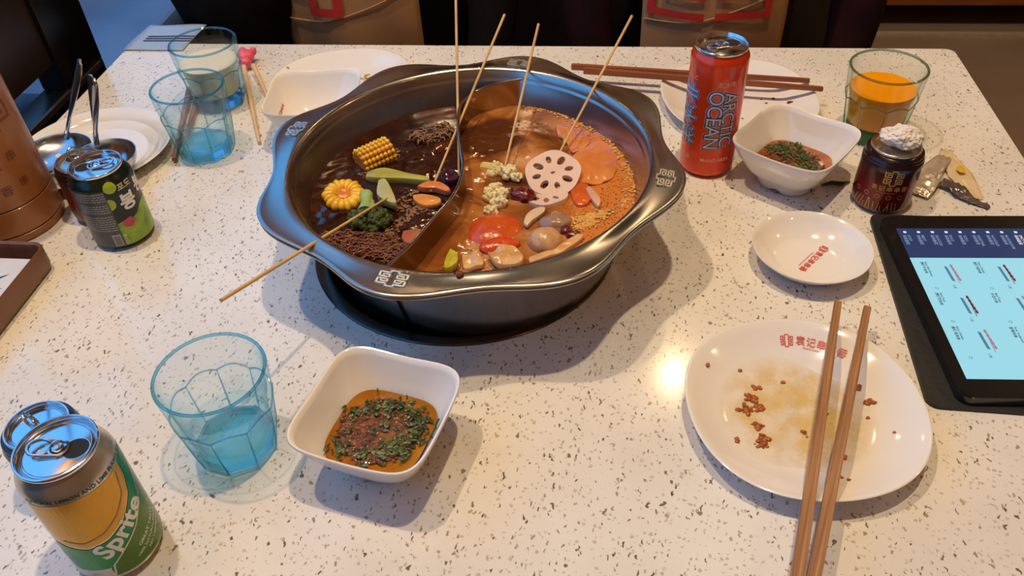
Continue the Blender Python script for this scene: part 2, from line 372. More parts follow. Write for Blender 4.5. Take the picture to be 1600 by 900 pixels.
# ------------------------------------------------------------------ table with the cooker well
WC = Vector((-.132, .6414, 0)); WR = .1505
TX0, TX1, TY0, TY1 = -.684, .459, .17, 1.069
tb = thing('dining_table', 'long cream quartz dining table with dark specks under all the dishes', 'table', (-.11, .62, FZ))
def table_top():
    bm = bmesh.new(); outl = rrect(TX0, TX1, TY0, TY1, .012, 4)
    N = 144; inner = []; outer = []
    def ray_out(a):
        d = Vector((math.cos(a), math.sin(a))); best = 9; n = len(outl)
        for i in range(n):
            p = Vector(outl[i]); q = Vector(outl[(i+1) % n]); e = q-p; w0 = p-WC.xy
            den = d.x*e.y - d.y*e.x
            if abs(den) < 1e-12: continue
            t = (w0.x*e.y - w0.y*e.x)/den; s = (w0.x*d.y - w0.y*d.x)/den
            if t > 0 and -1e-6 <= s <= 1+1e-6: best = min(best, t)
        return WC.xy + d*best
    angs = sorted([2*PI*i/N for i in range(N)] + [math.atan2(p[1]-WC.y, p[0]-WC.x) % (2*PI) for p in outl])
    for z in (0, -.03):
        inner.append([bm.verts.new((WC.x+WR*math.cos(a), WC.y+WR*math.sin(a), z)) for a in angs])
        outer.append([bm.verts.new((*ray_out(a), z)) for a in angs])
    n = len(angs)
    for i in range(n):
        j = (i+1) % n
        bm.faces.new((inner[0][i], outer[0][i], outer[0][j], inner[0][j])); bm.faces.new((inner[1][i], inner[1][j], outer[1][j], outer[1][i]))
        bm.faces.new((outer[0][i], outer[1][i], outer[1][j], outer[0][j])); bm.faces.new((inner[0][i], inner[0][j], inner[1][j], inner[1][i]))
    bmesh.ops.remove_doubles(bm, verts=bm.verts, dist=1e-6)
    for v in bm.verts: v.co -= Vector((-.11, .62, FZ))
    return bm
finish(table_top(), 'tabletop', M_TABLE, tb, ang=30)
bm = bmesh.new(); box(bm, -.2, .2, -.25, .25, 0, .02, .004); box(bm, -.16, -.10, -.04, .04, .02, .60); box(bm, .10, .16, -.04, .04, .02, .60)
finish(bm, 'pedestal', M_BLACK, tb)
hob = thing('induction_hob', 'black round hob recessed in the tabletop under the steel pot', 'hob', (WC.x, WC.y, 0))
bm = bmesh.new(); lathe(bm, [(.1500, -.004), (.1503, .0008), (.1495, .0016), (.1405, .0016), (.1385, .0004), (.1385, -.012)], 128); finish(bm, 'metal_ring', steel_mat('dark_ring_metal', (.10,.085,.075), .22, .05), hob)
bm = bmesh.new(); lathe(bm, [(.1385, -.012), (.1385, -.09), (0, -.09)], 96); finish(bm, 'well', M_BLACK, hob)
bm = bmesh.new(); lathe(bm, [(.125, -.089), (.125, -.0845), (0, -.0845)], 64); finish(bm, 'glass_plate', M_BLACKG, hob)

# ------------------------------------------------------------------ the hot pot
PC = Vector((-.12, .643, 0)); PR = .168; SZ = .064
pot = thing('hot_pot', 'large steel hot pot with wavy rim and curved divider in the middle', 'pot', (PC.x, PC.y, 0))
def rout(a, base=.190): return base + .0082*math.cos(8*(a - math.radians(168)))
def pot_mesh():
    bm = bmesh.new(); N = 192
    prof = []  # (r or ('o',dr), z)
    inn = [(0,-.078),(.08,-.078),(.112,-.074),(.121,-.062),(.128,-.03),(.137,0),(.1465,.035),(.1545,SZ),(.1605,.082),(.1640,.0925),(.1655,.0975),(.1675,.1000),(.1700,.1005)]
    for r, z in inn: prof.append((0, r, z))
    out = [(.22,.1000),(.6,.0998),(.9,.1004),(1.0,.1008)]
    for t, z in out: prof.append((1, t, z))
    for dr, z in [(.0012,.1003),(.0012,.0990),(-.0004,.0980),(-.0004,.0968),(.0008,.0958),(.0006,.0945),(-.002,.0938)]: prof.append((2, dr, z))
    for r, z in [(.166,.0935),(.163,.0900),(.156,.064),(.148,.035),(.1385,0.0025),(.130,-.03),(.123,-.062),(.114,-.0765),(.08,-.0805),(0,-.0805)]: prof.append((0, r, z))
    rings = []
    for k, a_, z in prof:
        if k == 0 and a_ == 0: rings.append([bm.verts.new((0,0,z))]); continue
        ring = []
        for i in range(N):
            t = 2*PI*i/N; R = rout(t)
            r = a_ if k == 0 else (.170 + (R-.170)*a_ if k == 1 else R + a_)
            wv = .0016*math.cos(8*(t-math.radians(168))) - .0016 if k in (1, 2) else 0
            if k == 1: wv *= a_
            ring.append(bm.verts.new((r*math.cos(t), r*math.sin(t), z + wv)))
        rings.append(ring)
    for a, b in zip(rings, rings[1:]):
        for i in range(N):
            j = (i+1) % N
            if len(a) == 1: bm.faces.new((a[0], b[i], b[j]))
            elif len(b) == 1: bm.faces.new((a[i], a[j], b[0]))
            else: bm.faces.new((a[i], a[j], b[j], b[i]))
    return bm
bmp = pot_mesh(); finish(bmp, 'pot_body', M_STEEL, pot, ang=60)
DIV = [(.038,.1625),(.0127,.153),(-.0094,.137),(-.0217,.116),(-.0249,.0975),(-.0208,.0613),(-.0123,.021),(-.0066,-.0061),(-.0058,-.0319),(-.0097,-.0567),(-.0233,-.0943),(-.0341,-.1251),(-.0500,-.1580)]
def catmull(P, n=8):
    P = [Vector(p) for p in P]; out = []
    for i in range(len(P)-1):
        p0 = P[max(i-1,0)]; p1 = P[i]; p2 = P[i+1]; p3 = P[min(i+2,len(P)-1)]
        for k in range(n):
            t = k/n; out.append(.5*((2*p1) + (p2-p0)*t + (2*p0-5*p1+4*p2-p3)*t*t + (3*p1-p0-3*p2+p3)*t**3))
    out.append(P[-1]); return out
DC = catmull(DIV, 8)
def xdiv(y):
    for a, b in zip(DC, DC[1:]):
        if a.y >= y >= b.y: return a.x + (b.x-a.x)*((a.y-y)/max(1e-9, a.y-b.y))
    return DC[0].x if y > DC[0].y else DC[-1].x
bm = bmesh.new(); rows = []
for i, p in enumerate(DC):
    t = (DC[min(i+1,len(DC)-1)] - DC[max(i-1,0)]).normalized(); nn = Vector((t.y, -t.x))
    R = p.length; q = p
    zt = .0895
    ring = []
    for s, z in ((-.0009,-.075),(-.0009,zt),(-.0016,zt+.0012),(-.0008,zt+.0026),(.0008,zt+.0026),(.0016,zt+.0012),(.0009,zt),(.0009,-.075)):
        rr = .119 + max(0, z+.06)*.0 if z < 0 else R
        qq = q if z > 0 else q * min(1, .119/max(R, 1e-6))
        ring.append(bm.verts.new((qq.x + nn.x*s, qq.y + nn.y*s, z)))
    rows.append(ring)
for a, b in zip(rows, rows[1:]):
    for k in range(7): bm.faces.new((a[k], b[k], b[k+1], a[k+1]))
finish(bm, 'divider', M_STEEL_IN, pot, ang=70)
M_EMB = steel_mat('embossed_steel', (.95,.90,.80), .42, .05)
for ad in (168, 80.5, -10.5, -101.5):
    a = math.radians(ad); rad = Vector((math.cos(a), math.sin(a), 0)); tan = Vector((-math.sin(a), math.cos(a), 0))
    def f(u, v, rad=rad, tan=tan): return rad*(.1815+v) + tan*(-u) + Vector((0,0,.1006 - .09*v))
    em_ = xf(emblem(1, .07), 0, .020, sx=1.15, sy=.80)
    o = paint('rim_emblem', em_, f, M_EMB, pot)
    so = o.modifiers.new('thick', 'SOLIDIFY'); so.thickness = .0011; so.offset = 0

# soups ------------------------------------------------------------
def soup_mat(name, base_stops, scale, foam_stops=None, rough=.08, bump=.25, bscale=60):
    m = ramp_mat(name, base_stops, scale, rough, detail=6, distort=1.2, bump=bump, bscale=bscale, coat=.5)
    return m
M_SOUPL = soup_mat('dark_spicy_broth', [(.34, srgb(34,13,8)), (.55, srgb(54,21,12)), (.68, srgb(84,38,22)), (.82, srgb(120,74,50))], 11)
def soupr_mat():
    m = soup_mat('tomato_broth', [(.30, srgb(84,42,18)), (.44, srgb(136,78,34)), (.56, srgb(176,112,60)), (.70, srgb(208,156,110))], 17)
    nt = m.node_tree; b = nt.nodes['Principled BSDF']; prev = b.inputs['Base Color'].links[0].from_socket
    tc = nt.nodes.new('ShaderNodeTexCoord')
    # orange bubbly froth that gathers on the far right side, clear brown broth near the divider
    d = nt.nodes.new('ShaderNodeVectorMath'); d.operation = 'DISTANCE'; d.inputs[1].default_value = (.004, .082, SZ)
    nz = nt.nodes.new('ShaderNodeTexNoise'); nz.inputs['Scale'].default_value = 22; nz.inputs['Detail'].default_value = 3
    nt.links.new(tc.outputs['Object'], nz.inputs['Vector'])
    ma = nt.nodes.new('ShaderNodeVectorMath'); ma.operation = 'MULTIPLY_ADD'; ma.inputs[1].default_value = (.06,.06,0); nt.links.new(nz.outputs['Color'], ma.inputs[0])
    sh = nt.nodes.new('ShaderNodeVectorMath'); sh.operation = 'SUBTRACT'; sh.inputs[1].default_value = (.03,.03,0); nt.links.new(tc.outputs['Object'], sh.inputs[0]); nt.links.new(sh.outputs[0], ma.inputs[2])
    nt.links.new(ma.outputs[0], d.inputs[0])
    mr = nt.nodes.new('ShaderNodeMapRange'); mr.inputs[1].default_value = .030; mr.inputs[2].default_value = .042; nt.links.new(d.outputs['Value'], mr.inputs[0])
    mx = nt.nodes.new('ShaderNodeMix'); mx.data_type = 'RGBA'; mx.inputs[6].default_value = srgb(84,42,20)+(1,); nt.links.new(mr.outputs[0], mx.inputs[0]); nt.links.new(prev, mx.inputs[7])
    # froth by x
    sx = nt.nodes.new('ShaderNodeSeparateXYZ'); nt.links.new(ma.outputs[0], sx.inputs[0])
    m1 = nt.nodes.new('ShaderNodeMapRange'); m1.inputs[1].default_value = .078; m1.inputs[2].default_value = .100; nt.links.new(sx.outputs[0], m1.inputs[0])
    vo = nt.nodes.new('ShaderNodeTexVoronoi'); vo.inputs['Scale'].default_value = 380; nt.links.new(tc.outputs['Object'], vo.inputs['Vector'])
    vr = nt.nodes.new('ShaderNodeValToRGB'); vr.color_ramp.elements[0].position = .2; vr.color_ramp.elements[0].color = srgb(120,54,20)+(1,)
    vr.color_ramp.elements[1].position = .36; vr.color_ramp.elements[1].color = srgb(208,122,54)+(1,)
    nt.links.new(vo.outputs['Distance'], vr.inputs['Fac'])
    m2 = nt.nodes.new('ShaderNodeMix'); m2.data_type = 'RGBA'; nt.links.new(m1.outputs[0], m2.inputs[0]); nt.links.new(mx.outputs[2], m2.inputs[6]); nt.links.new(vr.outputs[0], m2.inputs[7])
    nt.links.new(m2.outputs[2], b.inputs['Base Color'])
    return m
M_SOUPR = soupr_mat()
def soup(side):
    bm = bmesh.new(); R = .1543; NY = 110; NX = 60; rows = []
    for j in range(NY+1):
        y = -R + 2*R*j/NY; y = max(-R+.0005, min(R-.0005, y)); h = math.sqrt(R*R - y*y); xd = max(-h, min(h, xdiv(y)))
        a, b = (-h, xd) if side < 0 else (xd, h)
        row = []
        for i in range(NX+1):
            x = a + (b-a)*i/NX
            p = Vector((x, y, side))
            z = SZ + .0010*mnoise.noise(p*38) + .0006*mnoise.noise(p*95)
            row.append(bm.verts.new((x, y, z)))
        rows.append(row)
    for a, b in zip(rows, rows[1:]):
        for i in range(NX): bm.faces.new((a[i], a[i+1], b[i+1], b[i]))
    return bm
tag(finish(soup(-1), 'broth', M_SOUPL, loc=(PC.x, PC.y, 0)), 'dark spicy broth in the half of the pot holding corn and broccoli', 'soup')
tag(finish(soup(1), 'broth', M_SOUPR, loc=(PC.x, PC.y, 0)), 'orange tomato broth in the half of the pot holding the lotus root', 'soup')

# food -------------------------------------------------------------
Z = SZ
M_CORN = mat('corn_kernel', srgb(244,184,44), .22, var=.22, scale=120, coat=.4, sss=.1)
M_CORNC = mat('corn_core', srgb(214,120,40), .35, var=.2, scale=150)
# corn cob piece lying on its side
def corn_cob():
    t = thing('corn_cob', 'yellow corn cob piece lying in the dark broth, rows of kernels up', 'corn')
    c = px(586, 245, Z+.004); e = px(612, 232, Z+.006)-px(560, 256, Z+.004); ax = e.normalized(); L = .036; R = .0145
    up = Vector((0,0,1)); b = ax.cross(up).normalized(); up = b.cross(ax)
    bm = bmesh.new(); tube(bm, [c-ax*L/2, c+ax*L/2], R-.003, 16); finish(bm, 'core', M_CORNC, t)
    bm = bmesh.new(); nr = 14
    for k in range(nr):
        a = 2*PI*k/nr
        for i in range(8):
            s = -L/2 + L*(i+.5)/8; n = up*math.sin(a) + b*math.cos(a); p = c + ax*s + n*(R-.0018)
            tt = n.cross(ax)
            r = bmesh.ops.create_icosphere(bm, subdivisions=1, radius=1)
            for v in r['verts']: v.co = p + ax*(v.co.x*L/8*.54) + tt*(v.co.y*.0031) + n*(v.co.z*.0030)
    o = finish(bm, 'kernels', M_CORN, t, ang=180); o['kind'] = 'stuff'
    return t
corn_cob()
def corn_slice():
    c = px(537, 303, Z+.006); t = thing('corn_slice', 'round slice of corn floating cut side up in the dark broth', 'corn', c)
    bm = bmesh.new(); lathe(bm, [(0,-.008),(.0065,-.008),(.0065,.0015),(.004,.0022),(0,.0006)], 24); finish(bm, 'core', M_CORNC, t)
    for k in range(17):
        a = 2*PI*k/17 + .05*random.random(); bm = bmesh.new(); r = bmesh.ops.create_icosphere(bm, subdivisions=2, radius=1)
        for v in r['verts']:
            u, w_, h = v.co; rr = .0128 + u*.0076*(1+.12*math.sin(k*2.3)); ww = w_*.0036*(1+.50*u)*(1+.15*math.sin(k*1.7)); v.co = (rr*math.cos(a) - ww*math.sin(a), rr*math.sin(a) + ww*math.cos(a), h*.0058 - .0015)
        finish(bm, 'kernel', M_CORN, t, ang=180)
    t.rotation_euler = (.16, .12, 0)
corn_slice()
def florets(bm, c, R, n, rr, seed, flat=.7, hemi=True):
    rnd = random.Random(seed)
    for i in range(n):
        while True:
            v = Vector((rnd.uniform(-1,1), rnd.uniform(-1,1), rnd.uniform(-.1 if hemi else -1, 1)))
            if .2 < v.length < 1: break
        v.normalize(); p = Vector(c) + Vector((v.x*R[0], v.y*R[1], v.z*R[2]))*rnd.uniform(.82, 1.05)
        blob(bm, p, (rr*rnd.uniform(.7,1.3),)*3, seed=i+seed, amp=.5, sub=2, fr=2.5)
def broccoli():
    c = px(577, 338, Z+.004); t = thing('broccoli_floret', 'green broccoli floret with a pale stem on the skewer that sticks out over the rim', 'broccoli', c)
    bm = bmesh.new(); florets(bm, (0.002,-.004,-.001), (.018,.013,.010), 95, .0034, 3)
    o = finish(bm, 'buds', ramp_mat('broccoli_green', [(.3, srgb(34,44,8)), (.6, srgb(74,88,18)), (.8, srgb(136,146,48))], 260, .45, bump=.6, bscale=600), t, ang=180)
    bm = bmesh.new(); tube(bm, [(-.002,.000,.006), (-.003,.010,.009), (-.006,.020,.010)], [.0075,.0052,.0062], 12)
    tube(bm, [(.004,-.002,.006), (-.001,.012,.008)], [.005,.004], 8)
    finish(bm, 'stem', mat('broccoli_stem', srgb(150,176,96), .4, var=.2, scale=100), t)
broccoli()
def skewer(name, label, b, r, tp, zb=.066, zr=.1045, extra=None, grp=None):
    B = px(*b, zb); Rr = px(*r, zr); d = (Rr-B).normalized()
    # length: where the straight stick reaches the height of its tip in view
    best = None
    for k in range(60, 460):
        P_ = B + d*k*.001; q = P_-CAM; dep = q.dot(CF); v = 450 - FPX*q.dot(CU)/dep; u = 800 + FPX*q.dot(CR)/dep
        e = abs(v-tp[1]) + .3*abs(u-tp[0])
        if best is None or e < best[0]: best = (e, k*.001)
    L = best[1]
    bm = bmesh.new(); tube(bm, [B - d*.006, B + d*L*.5, B + d*L], [.0010,.0014,.0015], 8)
    return tag(finish(bm, name, M_BAMBOO), label, 'skewer', grp)
skewer('bamboo_skewer', 'bamboo skewer leaning over the near left rim and holding the broccoli', (602,311), (456,401), (346,470), zb=.075, zr=.1055)
skewer('bamboo_skewer', 'bamboo skewer standing tallest, just behind the divider, cut by the top of the photo', (717,268), (714,100), (716,-25))
skewer('bamboo_skewer', 'bamboo skewer from the orange carrot slice up behind the divider', (676,292), (759,93), (784,23), zb=.068)
skewer('bamboo_skewer', 'bamboo skewer stuck in the cauliflower and leaning on the back rim emblem', (790,256), (826,103), (847,38), zb=.075)
skewer('bamboo_skewer', 'bamboo skewer going through the lotus root slice, second from the orange can', (862,262), (936,122), (985,25), zb=.072)
# sticks and slices in the dark broth
def flatpiece(name, label, cat, pts, z, th, m, bend=0, seed=1, jag=.0):
    """thick irregular slice given by its outline in the photo on the broth"""
    P_ = [px(u, v, z) for u, v in pts]; c = sum(P_, Vector())/len(P_)
    Q = catmull([(p-c).xy for p in P_] + [(P_[0]-c).xy], 4)[:-1]
    bm = bmesh.new(); n = len(Q); rings = []
    for s, zz in ((.93,-th/2),(1,-th/4),(1,th/4),(.95,th/2),(.6,th/2*1.15),(.25,th/2*1.2)):
        rings.append([bm.verts.new((q.x*s, q.y*s, zz + bend*((q.x*s)**2)*60 + jag*mnoise.noise(Vector((q.x*s*90,q.y*s*90,seed))))) for q in Q])
    for a, b in zip(rings, rings[1:]):
        for i in range(n): bm.faces.new((a[i], a[(i+1)%n], b[(i+1)%n], b[i]))
    bm.faces.new(rings[-1]); bm.faces.new(list(reversed(rings[0])))
    return tag(finish(bm, name, m, loc=c, ang=50), label, cat)
M_CELERY = ramp_mat('celery_green', [(.3, srgb(150,140,50)), (.7, srgb(190,188,96))], 60, .3, stretch=(.3,1,1), coat=.4)
flatpiece('celery_stick', 'yellow green celery stick lying in the dark broth below the corn cob', 'vegetable', [(574,272),(600,266),(640,275),(668,280),(668,286),(630,283),(576,281)], Z+.003, .007, M_CELERY)
flatpiece('celery_stick', 'pale green celery wedge standing between the corn slice and the carrot', 'vegetable', [(592,286),(604,285),(620,318),(612,322),(590,309)], Z+.006, .008, mat('pale_celery', srgb(176,172,118), .35, var=.1, coat=.4))
M_CARROT = mat('carrot_orange', srgb(222,124,70), .25, var=.12, scale=60, coat=.5)
flatpiece('carrot_slice', 'orange carrot slice under the skewer behind the divider', 'vegetable', [(652,294),(668,287),(688,288),(703,297),(700,302),(680,297),(662,297)], Z+.004, .006, M_CARROT)
flatpiece('carrot_slice', 'yellow orange carrot slice lying flat below the skewered one', 'vegetable', [(645,308),(662,306),(688,312),(686,321),(664,324),(648,316)], Z+.002, .005, mat('carrot_yellow', srgb(218,142,66), .25, var=.2, scale=60, coat=.5))
flatpiece('sausage_slice', 'pinkish orange slice half under the broth near the front of the divider', 'sausage', [(630,364),(652,360),(664,364),(658,374),(640,384),(628,376)], Z+.0005, .005, mat('sausage_pink', srgb(168,92,60), .25, var=.2, coat=.5))
flatpiece('red_cabbage', 'dark purple leaf piece beside the skewer at the divider', 'vegetable', [(688,268),(700,264),(714,270),(716,282),(700,287),(690,279)], Z+.003, .006, mat('purple_leaf', srgb(58,16,38), .2, var=.3, coat=.6), jag=.004)
# froth patches (real bumps of bubbles)
def froth(name, label, regions, m, seed, n, r0=.0008, r1=.0022):
    rnd = random.Random(seed); bm = bmesh.new()
    for (pts, k) in regions:
        P_ = [px(u, v, Z+.0006) for u, v in pts]
        for i in range(k):
            t = rnd.random()*(len(P_)-1); j = int(t); p = P_[j].lerp(P_[j+1], t-j) + Vector((rnd.gauss(0,.0028), rnd.gauss(0,.0028), 0))
            r = rnd.uniform(r0, r1); b = bmesh.ops.create_icosphere(bm, subdivisions=1, radius=1)
            for v in b['verts']: v.co = p + Vector((v.co.x*r*1.4, v.co.y*r*1.4, v.co.z*r*.38))
    return tag(finish(bm, name, m, ang=180), label, 'foam', kind='stuff')
M_FROTHL = mat('beige_froth', srgb(138,96,62), .35, var=.2, scale=300)
froth('broth_froth', 'pale beige froth streaks drifting on the dark broth', [([(600,318),(625,325),(650,325),(672,328)],110), ([(655,330),(640,338),(622,350),(612,362),(590,374)],110), ([(628,318),(640,305),(650,300)],30), ([(598,235),(625,240),(615,250)],40), ([(560,268),(575,275)],14)], M_FROTHL, 5, 1, .0005, .0016)
# noodles
def noodles(name, label, pts, n, z, m, seed):
    rnd = random.Random(seed); bm = bmesh.new(); P_ = [px(u, v, Z).xy for u, v in pts]
    def inside(p):
        c = False; j = len(P_)-1
        for i in range(len(P_)):
            if (P_[i].y > p.y) != (P_[j].y > p.y) and p.x < (P_[j].x-P_[i].x)*(p.y-P_[i].y)/(P_[j].y-P_[i].y)+P_[i].x: c = not c
            j = i
        return c
    x0, x1 = min(p.x for p in P_), max(p.x for p in P_); y0, y1 = min(p.y for p in P_), max(p.y for p in P_)
    k = 0
    while k < n:
        p = Vector((rnd.uniform(x0,x1), rnd.uniform(y0,y1)))
        if not inside(p): continue
        k += 1; a = rnd.gauss(.1, .6); L = rnd.uniform(.008,.018); ph = rnd.random()*6; pts_ = []
        h = rnd.uniform(-.001, z)
        for s in range(9):
            q = s/8-.5; d = Vector((math.cos(a), math.sin(a))); e = Vector((-d.y, d.x)); w_ = p + d*q*L + e*.0013*math.sin(ph+q*16)
            pts_.append((w_.x, w_.y, Z + h*(1-2.4*q*q)))
        tube(bm, pts_, .00075, 5)
    return tag(finish(bm, name, m, ang=180), label, 'noodles', kind='stuff')
M_NOOD = mat('brown_noodle', srgb(112,58,26), .3, var=.3, scale=90, coat=.3)
noodles('instant_noodles', 'tangle of brown noodles in the near part of the dark broth', [(505,366),(560,364),(620,372),(640,388),(606,409),(560,398),(520,386)], 330, .004, M_NOOD, 11)
noodles('instant_noodles', 'lump of pale noodles rising from the dark broth by the back of the divider', [(642,214),(665,201),(700,199),(712,208),(700,218),(660,226)], 120, .007, mat('pale_noodle', srgb(140,96,62), .3, var=.3, coat=.3), 12)
# tomato side
M_CAUL = ramp_mat('cauliflower_cream', [(.3, srgb(222,198,136)), (.7, srgb(248,236,192))], 120, .45, bump=.5, bscale=500)
def cauli(label, c0, parts, stem=None):
    c = px(*c0, Z+.003); t = thing('cauliflower_floret', label, 'cauliflower', c)
    bm = bmesh.new()
    for i, (u, v, dz, r, n) in enumerate(parts):
        p = px(u, v, Z+dz)-c
        blob(bm, p, (r*.9, r*.8, r*.7), seed=i, amp=.3); florets(bm, p, (r,r*.85,r*.75), n, r*.30, 20+i)
    finish(bm, 'head', M_CAUL, t, ang=180)
    if stem:
        bm = bmesh.new(); tube(bm, [px(u, v, Z+dz)-c for u, v, dz in stem], [.006]*len(stem), 10); finish(bm, 'stem', mat('cauliflower_stem', srgb(214,190,116), .4, var=.15), t)
cauli('cream cauliflower floret pierced by a skewer near the divider', (785,268), [(775,262,.002,.008,14),(795,270,.004,.009,18),(806,278,.003,.006,10),(770,272,.001,.006,8)], [(756,262,-.002),(772,264,.002),(785,268,.001)])
cauli('cream cauliflower floret below the skewered one, touching the jujube', (775,312), [(768,298,.003,.007,14),(785,304,.003,.0075,16),(764,310,.002,.006,12),(780,318,.003,.0075,16),(768,330,.001,.007,12),(775,292,.003,.006,10)])
# lotus root
def lotus(label, u, v, z, R, tilt, rot, holes=8):
    c = px(u, v, z); t = thing('lotus_root_slice', label, 'lotus root', c)
    th = .005; bm = bmesh.new(); N = 96
    hs = [(R*.60*math.cos(2*PI*k/holes), R*.60*math.sin(2*PI*k/holes), R*(.165 if k % 2 else .13)) for k in range(holes)] + [(0, 0, R*.07)]
    # 2D face with holes through triangle_fill
    def face(z_):
        loops = []
        lo = [bm.verts.new((R*(1+.03*math.cos(5*a))*math.cos(a), R*(1+.03*math.cos(5*a))*math.sin(a), z_)) for a in [2*PI*i/60 for i in range(60)]]; loops.append(lo)
        for (hx, hy, hr) in hs:
            an = math.atan2(hy, hx); lp = []
            for i in range(14):
                a = 2*PI*i/14; x_, y_ = hr*1.25*math.cos(a), hr*.8*math.sin(a)
                lp.append(bm.verts.new((hx + x_*math.cos(an) - y_*math.sin(an), hy + x_*math.sin(an) + y_*math.cos(an), z_)))
            loops.append(lp)
        es = []
        for lp in loops: es += [bm.edges.new((lp[i], lp[(i+1)%len(lp)])) for i in range(len(lp))]
        bmesh.ops.triangle_fill(bm, use_beauty=True, use_dissolve=False, edges=es)
        return loops
    A = face(-th/2); B = face(th/2)
    for la, lb in zip(A, B):
        for i in range(len(la)): bm.faces.new((la[i], la[(i+1)%len(la)], lb[(i+1)%len(la)], lb[i]))
    finish(bm, 'slice', mat('lotus_root_flesh', srgb(226,192,168), .28, var=.06, scale=60, coat=.4, sss=.1), t, ang=40)
    t.rotation_euler = (tilt[0], tilt[1], rot)
lotus('pale lotus root slice with a ring of holes, pierced by a skewer', 864, 272, Z+.007, .0265, (.30, -.12), .3)
lotus('second lotus root slice lying lower, sunk beside the jujube', 853, 306, Z-.0012, .021, (-.12, .05), .9)
# jujube
def small(name, label, cat, u, v, dz, s, m, rotz=0, amp=.25, seed=1, fr=1.5, sub=3):
    c = px(u, v, Z+dz); bm = bmesh.new(); blob(bm, (0,0,0), s, seed=seed, amp=amp, sub=sub, fr=fr)
    return tag(finish(bm, name, m, loc=c, rot=(0,0,rotz), ang=180), label, cat)
M_JUJ = mat('jujube_skin', srgb(98,14,16), .18, var=.3, scale=80, coat=.6, bump=.8, bscale=140)
small('jujube', 'dark red jujube floating between cauliflower and lotus root', 'jujube', 817, 305, .003, (.0125,.008,.0065), M_JUJ, -.25, .35, 3, 3)
small('jujube', 'small dark red jujube by the right side of the fish ball', 'jujube', 884, 360, .001, (.0058,.0048,.004), M_JUJ, .5, .3, 4, 3)
small('jujube', 'dark red jujube against the near pot wall beside the fish ball', 'jujube', 896, 367, .001, (.0066,.0042,.004), M_JUJ, .4, .3, 6, 3)
small('fish_ball', 'round tan fish ball next to the tomato', 'fish ball', 852, 378, .002, (.0155,.0145,.013), ramp_mat('fish_ball_tan', [(.3, srgb(186,132,84)), (.7, srgb(212,164,112))], 90, .3, bump=.25, coat=.3), .2, .08, 2)
M_TOM = ramp_mat('tomato_flesh', [(.3, srgb(182,62,20)), (.6, srgb(204,88,32)), (.8, srgb(214,118,58))], 50, .25, coat=.25, bump=.25)
small('tomato', 'large orange red tomato half under the broth', 'tomato', 770, 370, -.0090, (.031,.025,.0165), M_TOM, .3, .12, 5)
small('tomato', 'peeled red tomato wedge on top of the larger tomato', 'tomato', 780, 384, .001, (.017,.010,.0062), mat('tomato_red', srgb(206,72,26), .2, var=.25, scale=70, coat=.3, bump=.6), .2, .25, 8)
small('mushroom', 'grey brown mushroom cap above the fish ball', 'mushroom', 868, 349, .0015, (.013,.013,.008), ramp_mat('mushroom_grey', [(.3, srgb(142,100,74)), (.7, srgb(176,134,104))], 60, .25, coat=.4), .4, .35, 9)
M_CAB = ramp_mat('cabbage_cream', [(.3, srgb(196,138,76)), (.7, srgb(226,184,128))], 50, .25, coat=.5, bump=.2)
flatpiece('cabbage_leaf', 'translucent cream cabbage piece in front of the tomato', 'cabbage', [(762,398),(785,386),(806,388),(818,402),(812,414),(792,418),(770,412)], Z+.006, .006, M_CAB, jag=.006)
flatpiece('cabbage_leaf', 'cream cabbage piece at the near wall below the tomato', 'cabbage', [(722,398),(740,392),(752,400),(756,416),(740,422),(724,418)], Z+.003, .005, M_CAB, jag=.006, seed=3)
flatpiece('cabbage_leaf', 'long pale cabbage strip along the near wall right of the fish ball', 'cabbage', [(826,404),(850,396),(868,392),(890,376),(905,368),(912,372),(880,394),(850,406),(830,411)], Z+.002, .004, M_CAB, jag=.003, seed=4)
flatpiece('cabbage_leaf', 'bright yellow green cabbage rib in the near corner by the divider', 'cabbage', [(704,392),(714,398),(716,412),(706,421),(694,421),(698,404)], Z+.005, .006, mat('cabbage_rib', srgb(182,170,40), .25, var=.25, scale=90, coat=.5), jag=.003, seed=5)
flatpiece('tofu_strip', 'white strip lying between the jujube and the fish ball', 'tofu', [(818,350),(824,336),(840,326),(852,326),(848,334),(832,346),(824,354)], Z+.003, .004, mat('tofu_white', srgb(214,184,150), .3, var=.1, coat=.3), jag=.002)
M_TSKIN = ramp_mat('tofu_skin_orange', [(.3, srgb(196,108,46)), (.7, srgb(226,142,74))], 24, .22, coat=.5, distort=.8)
flatpiece('tofu_skin', 'broad orange tofu skin sheet spread behind the lotus root', 'tofu', [(895,244),(925,222),(948,226),(962,246),(958,276),(930,288),(904,284),(896,262)], Z+.0015, .003, M_TSKIN, jag=.003, seed=8)
flatpiece('tofu_skin', 'folded orange tofu skin near the back wall of the tomato side', 'tofu', [(868,196),(890,200),(912,214),(922,224),(896,240),(884,222),(872,212)], Z+.0015, .003, M_TSKIN, jag=.004, seed=9)
flatpiece('carrot_slice', 'orange carrot piece right of the lotus root', 'vegetable', [(892,290),(912,286),(926,300),(920,318),(902,322),(892,306)], Z+.001, .004, mat('deep_carrot', srgb(204,90,34), .2, var=.2, coat=.5), jag=.002)
flatpiece('tofu_strip', 'white curled strip right of the carrot piece', 'tofu', [(915,296),(922,294),(938,312),(936,324),(928,318),(920,306)], Z+.003, .004, mat('tofu_pale', srgb(206,160,124), .3, var=.1, coat=.3))
flatpiece('green_leaf', 'small green leaf stalk beside the lotus skewer', 'vegetable', [(880,208),(887,198),(890,204),(886,220),(880,226)], Z+.002, .003, mat('leaf_green', srgb(146,150,60), .3, var=.2))
M_FROTHR = mat('yellow_froth', srgb(222,158,72), .2, var=.2, scale=300, coat=.4)
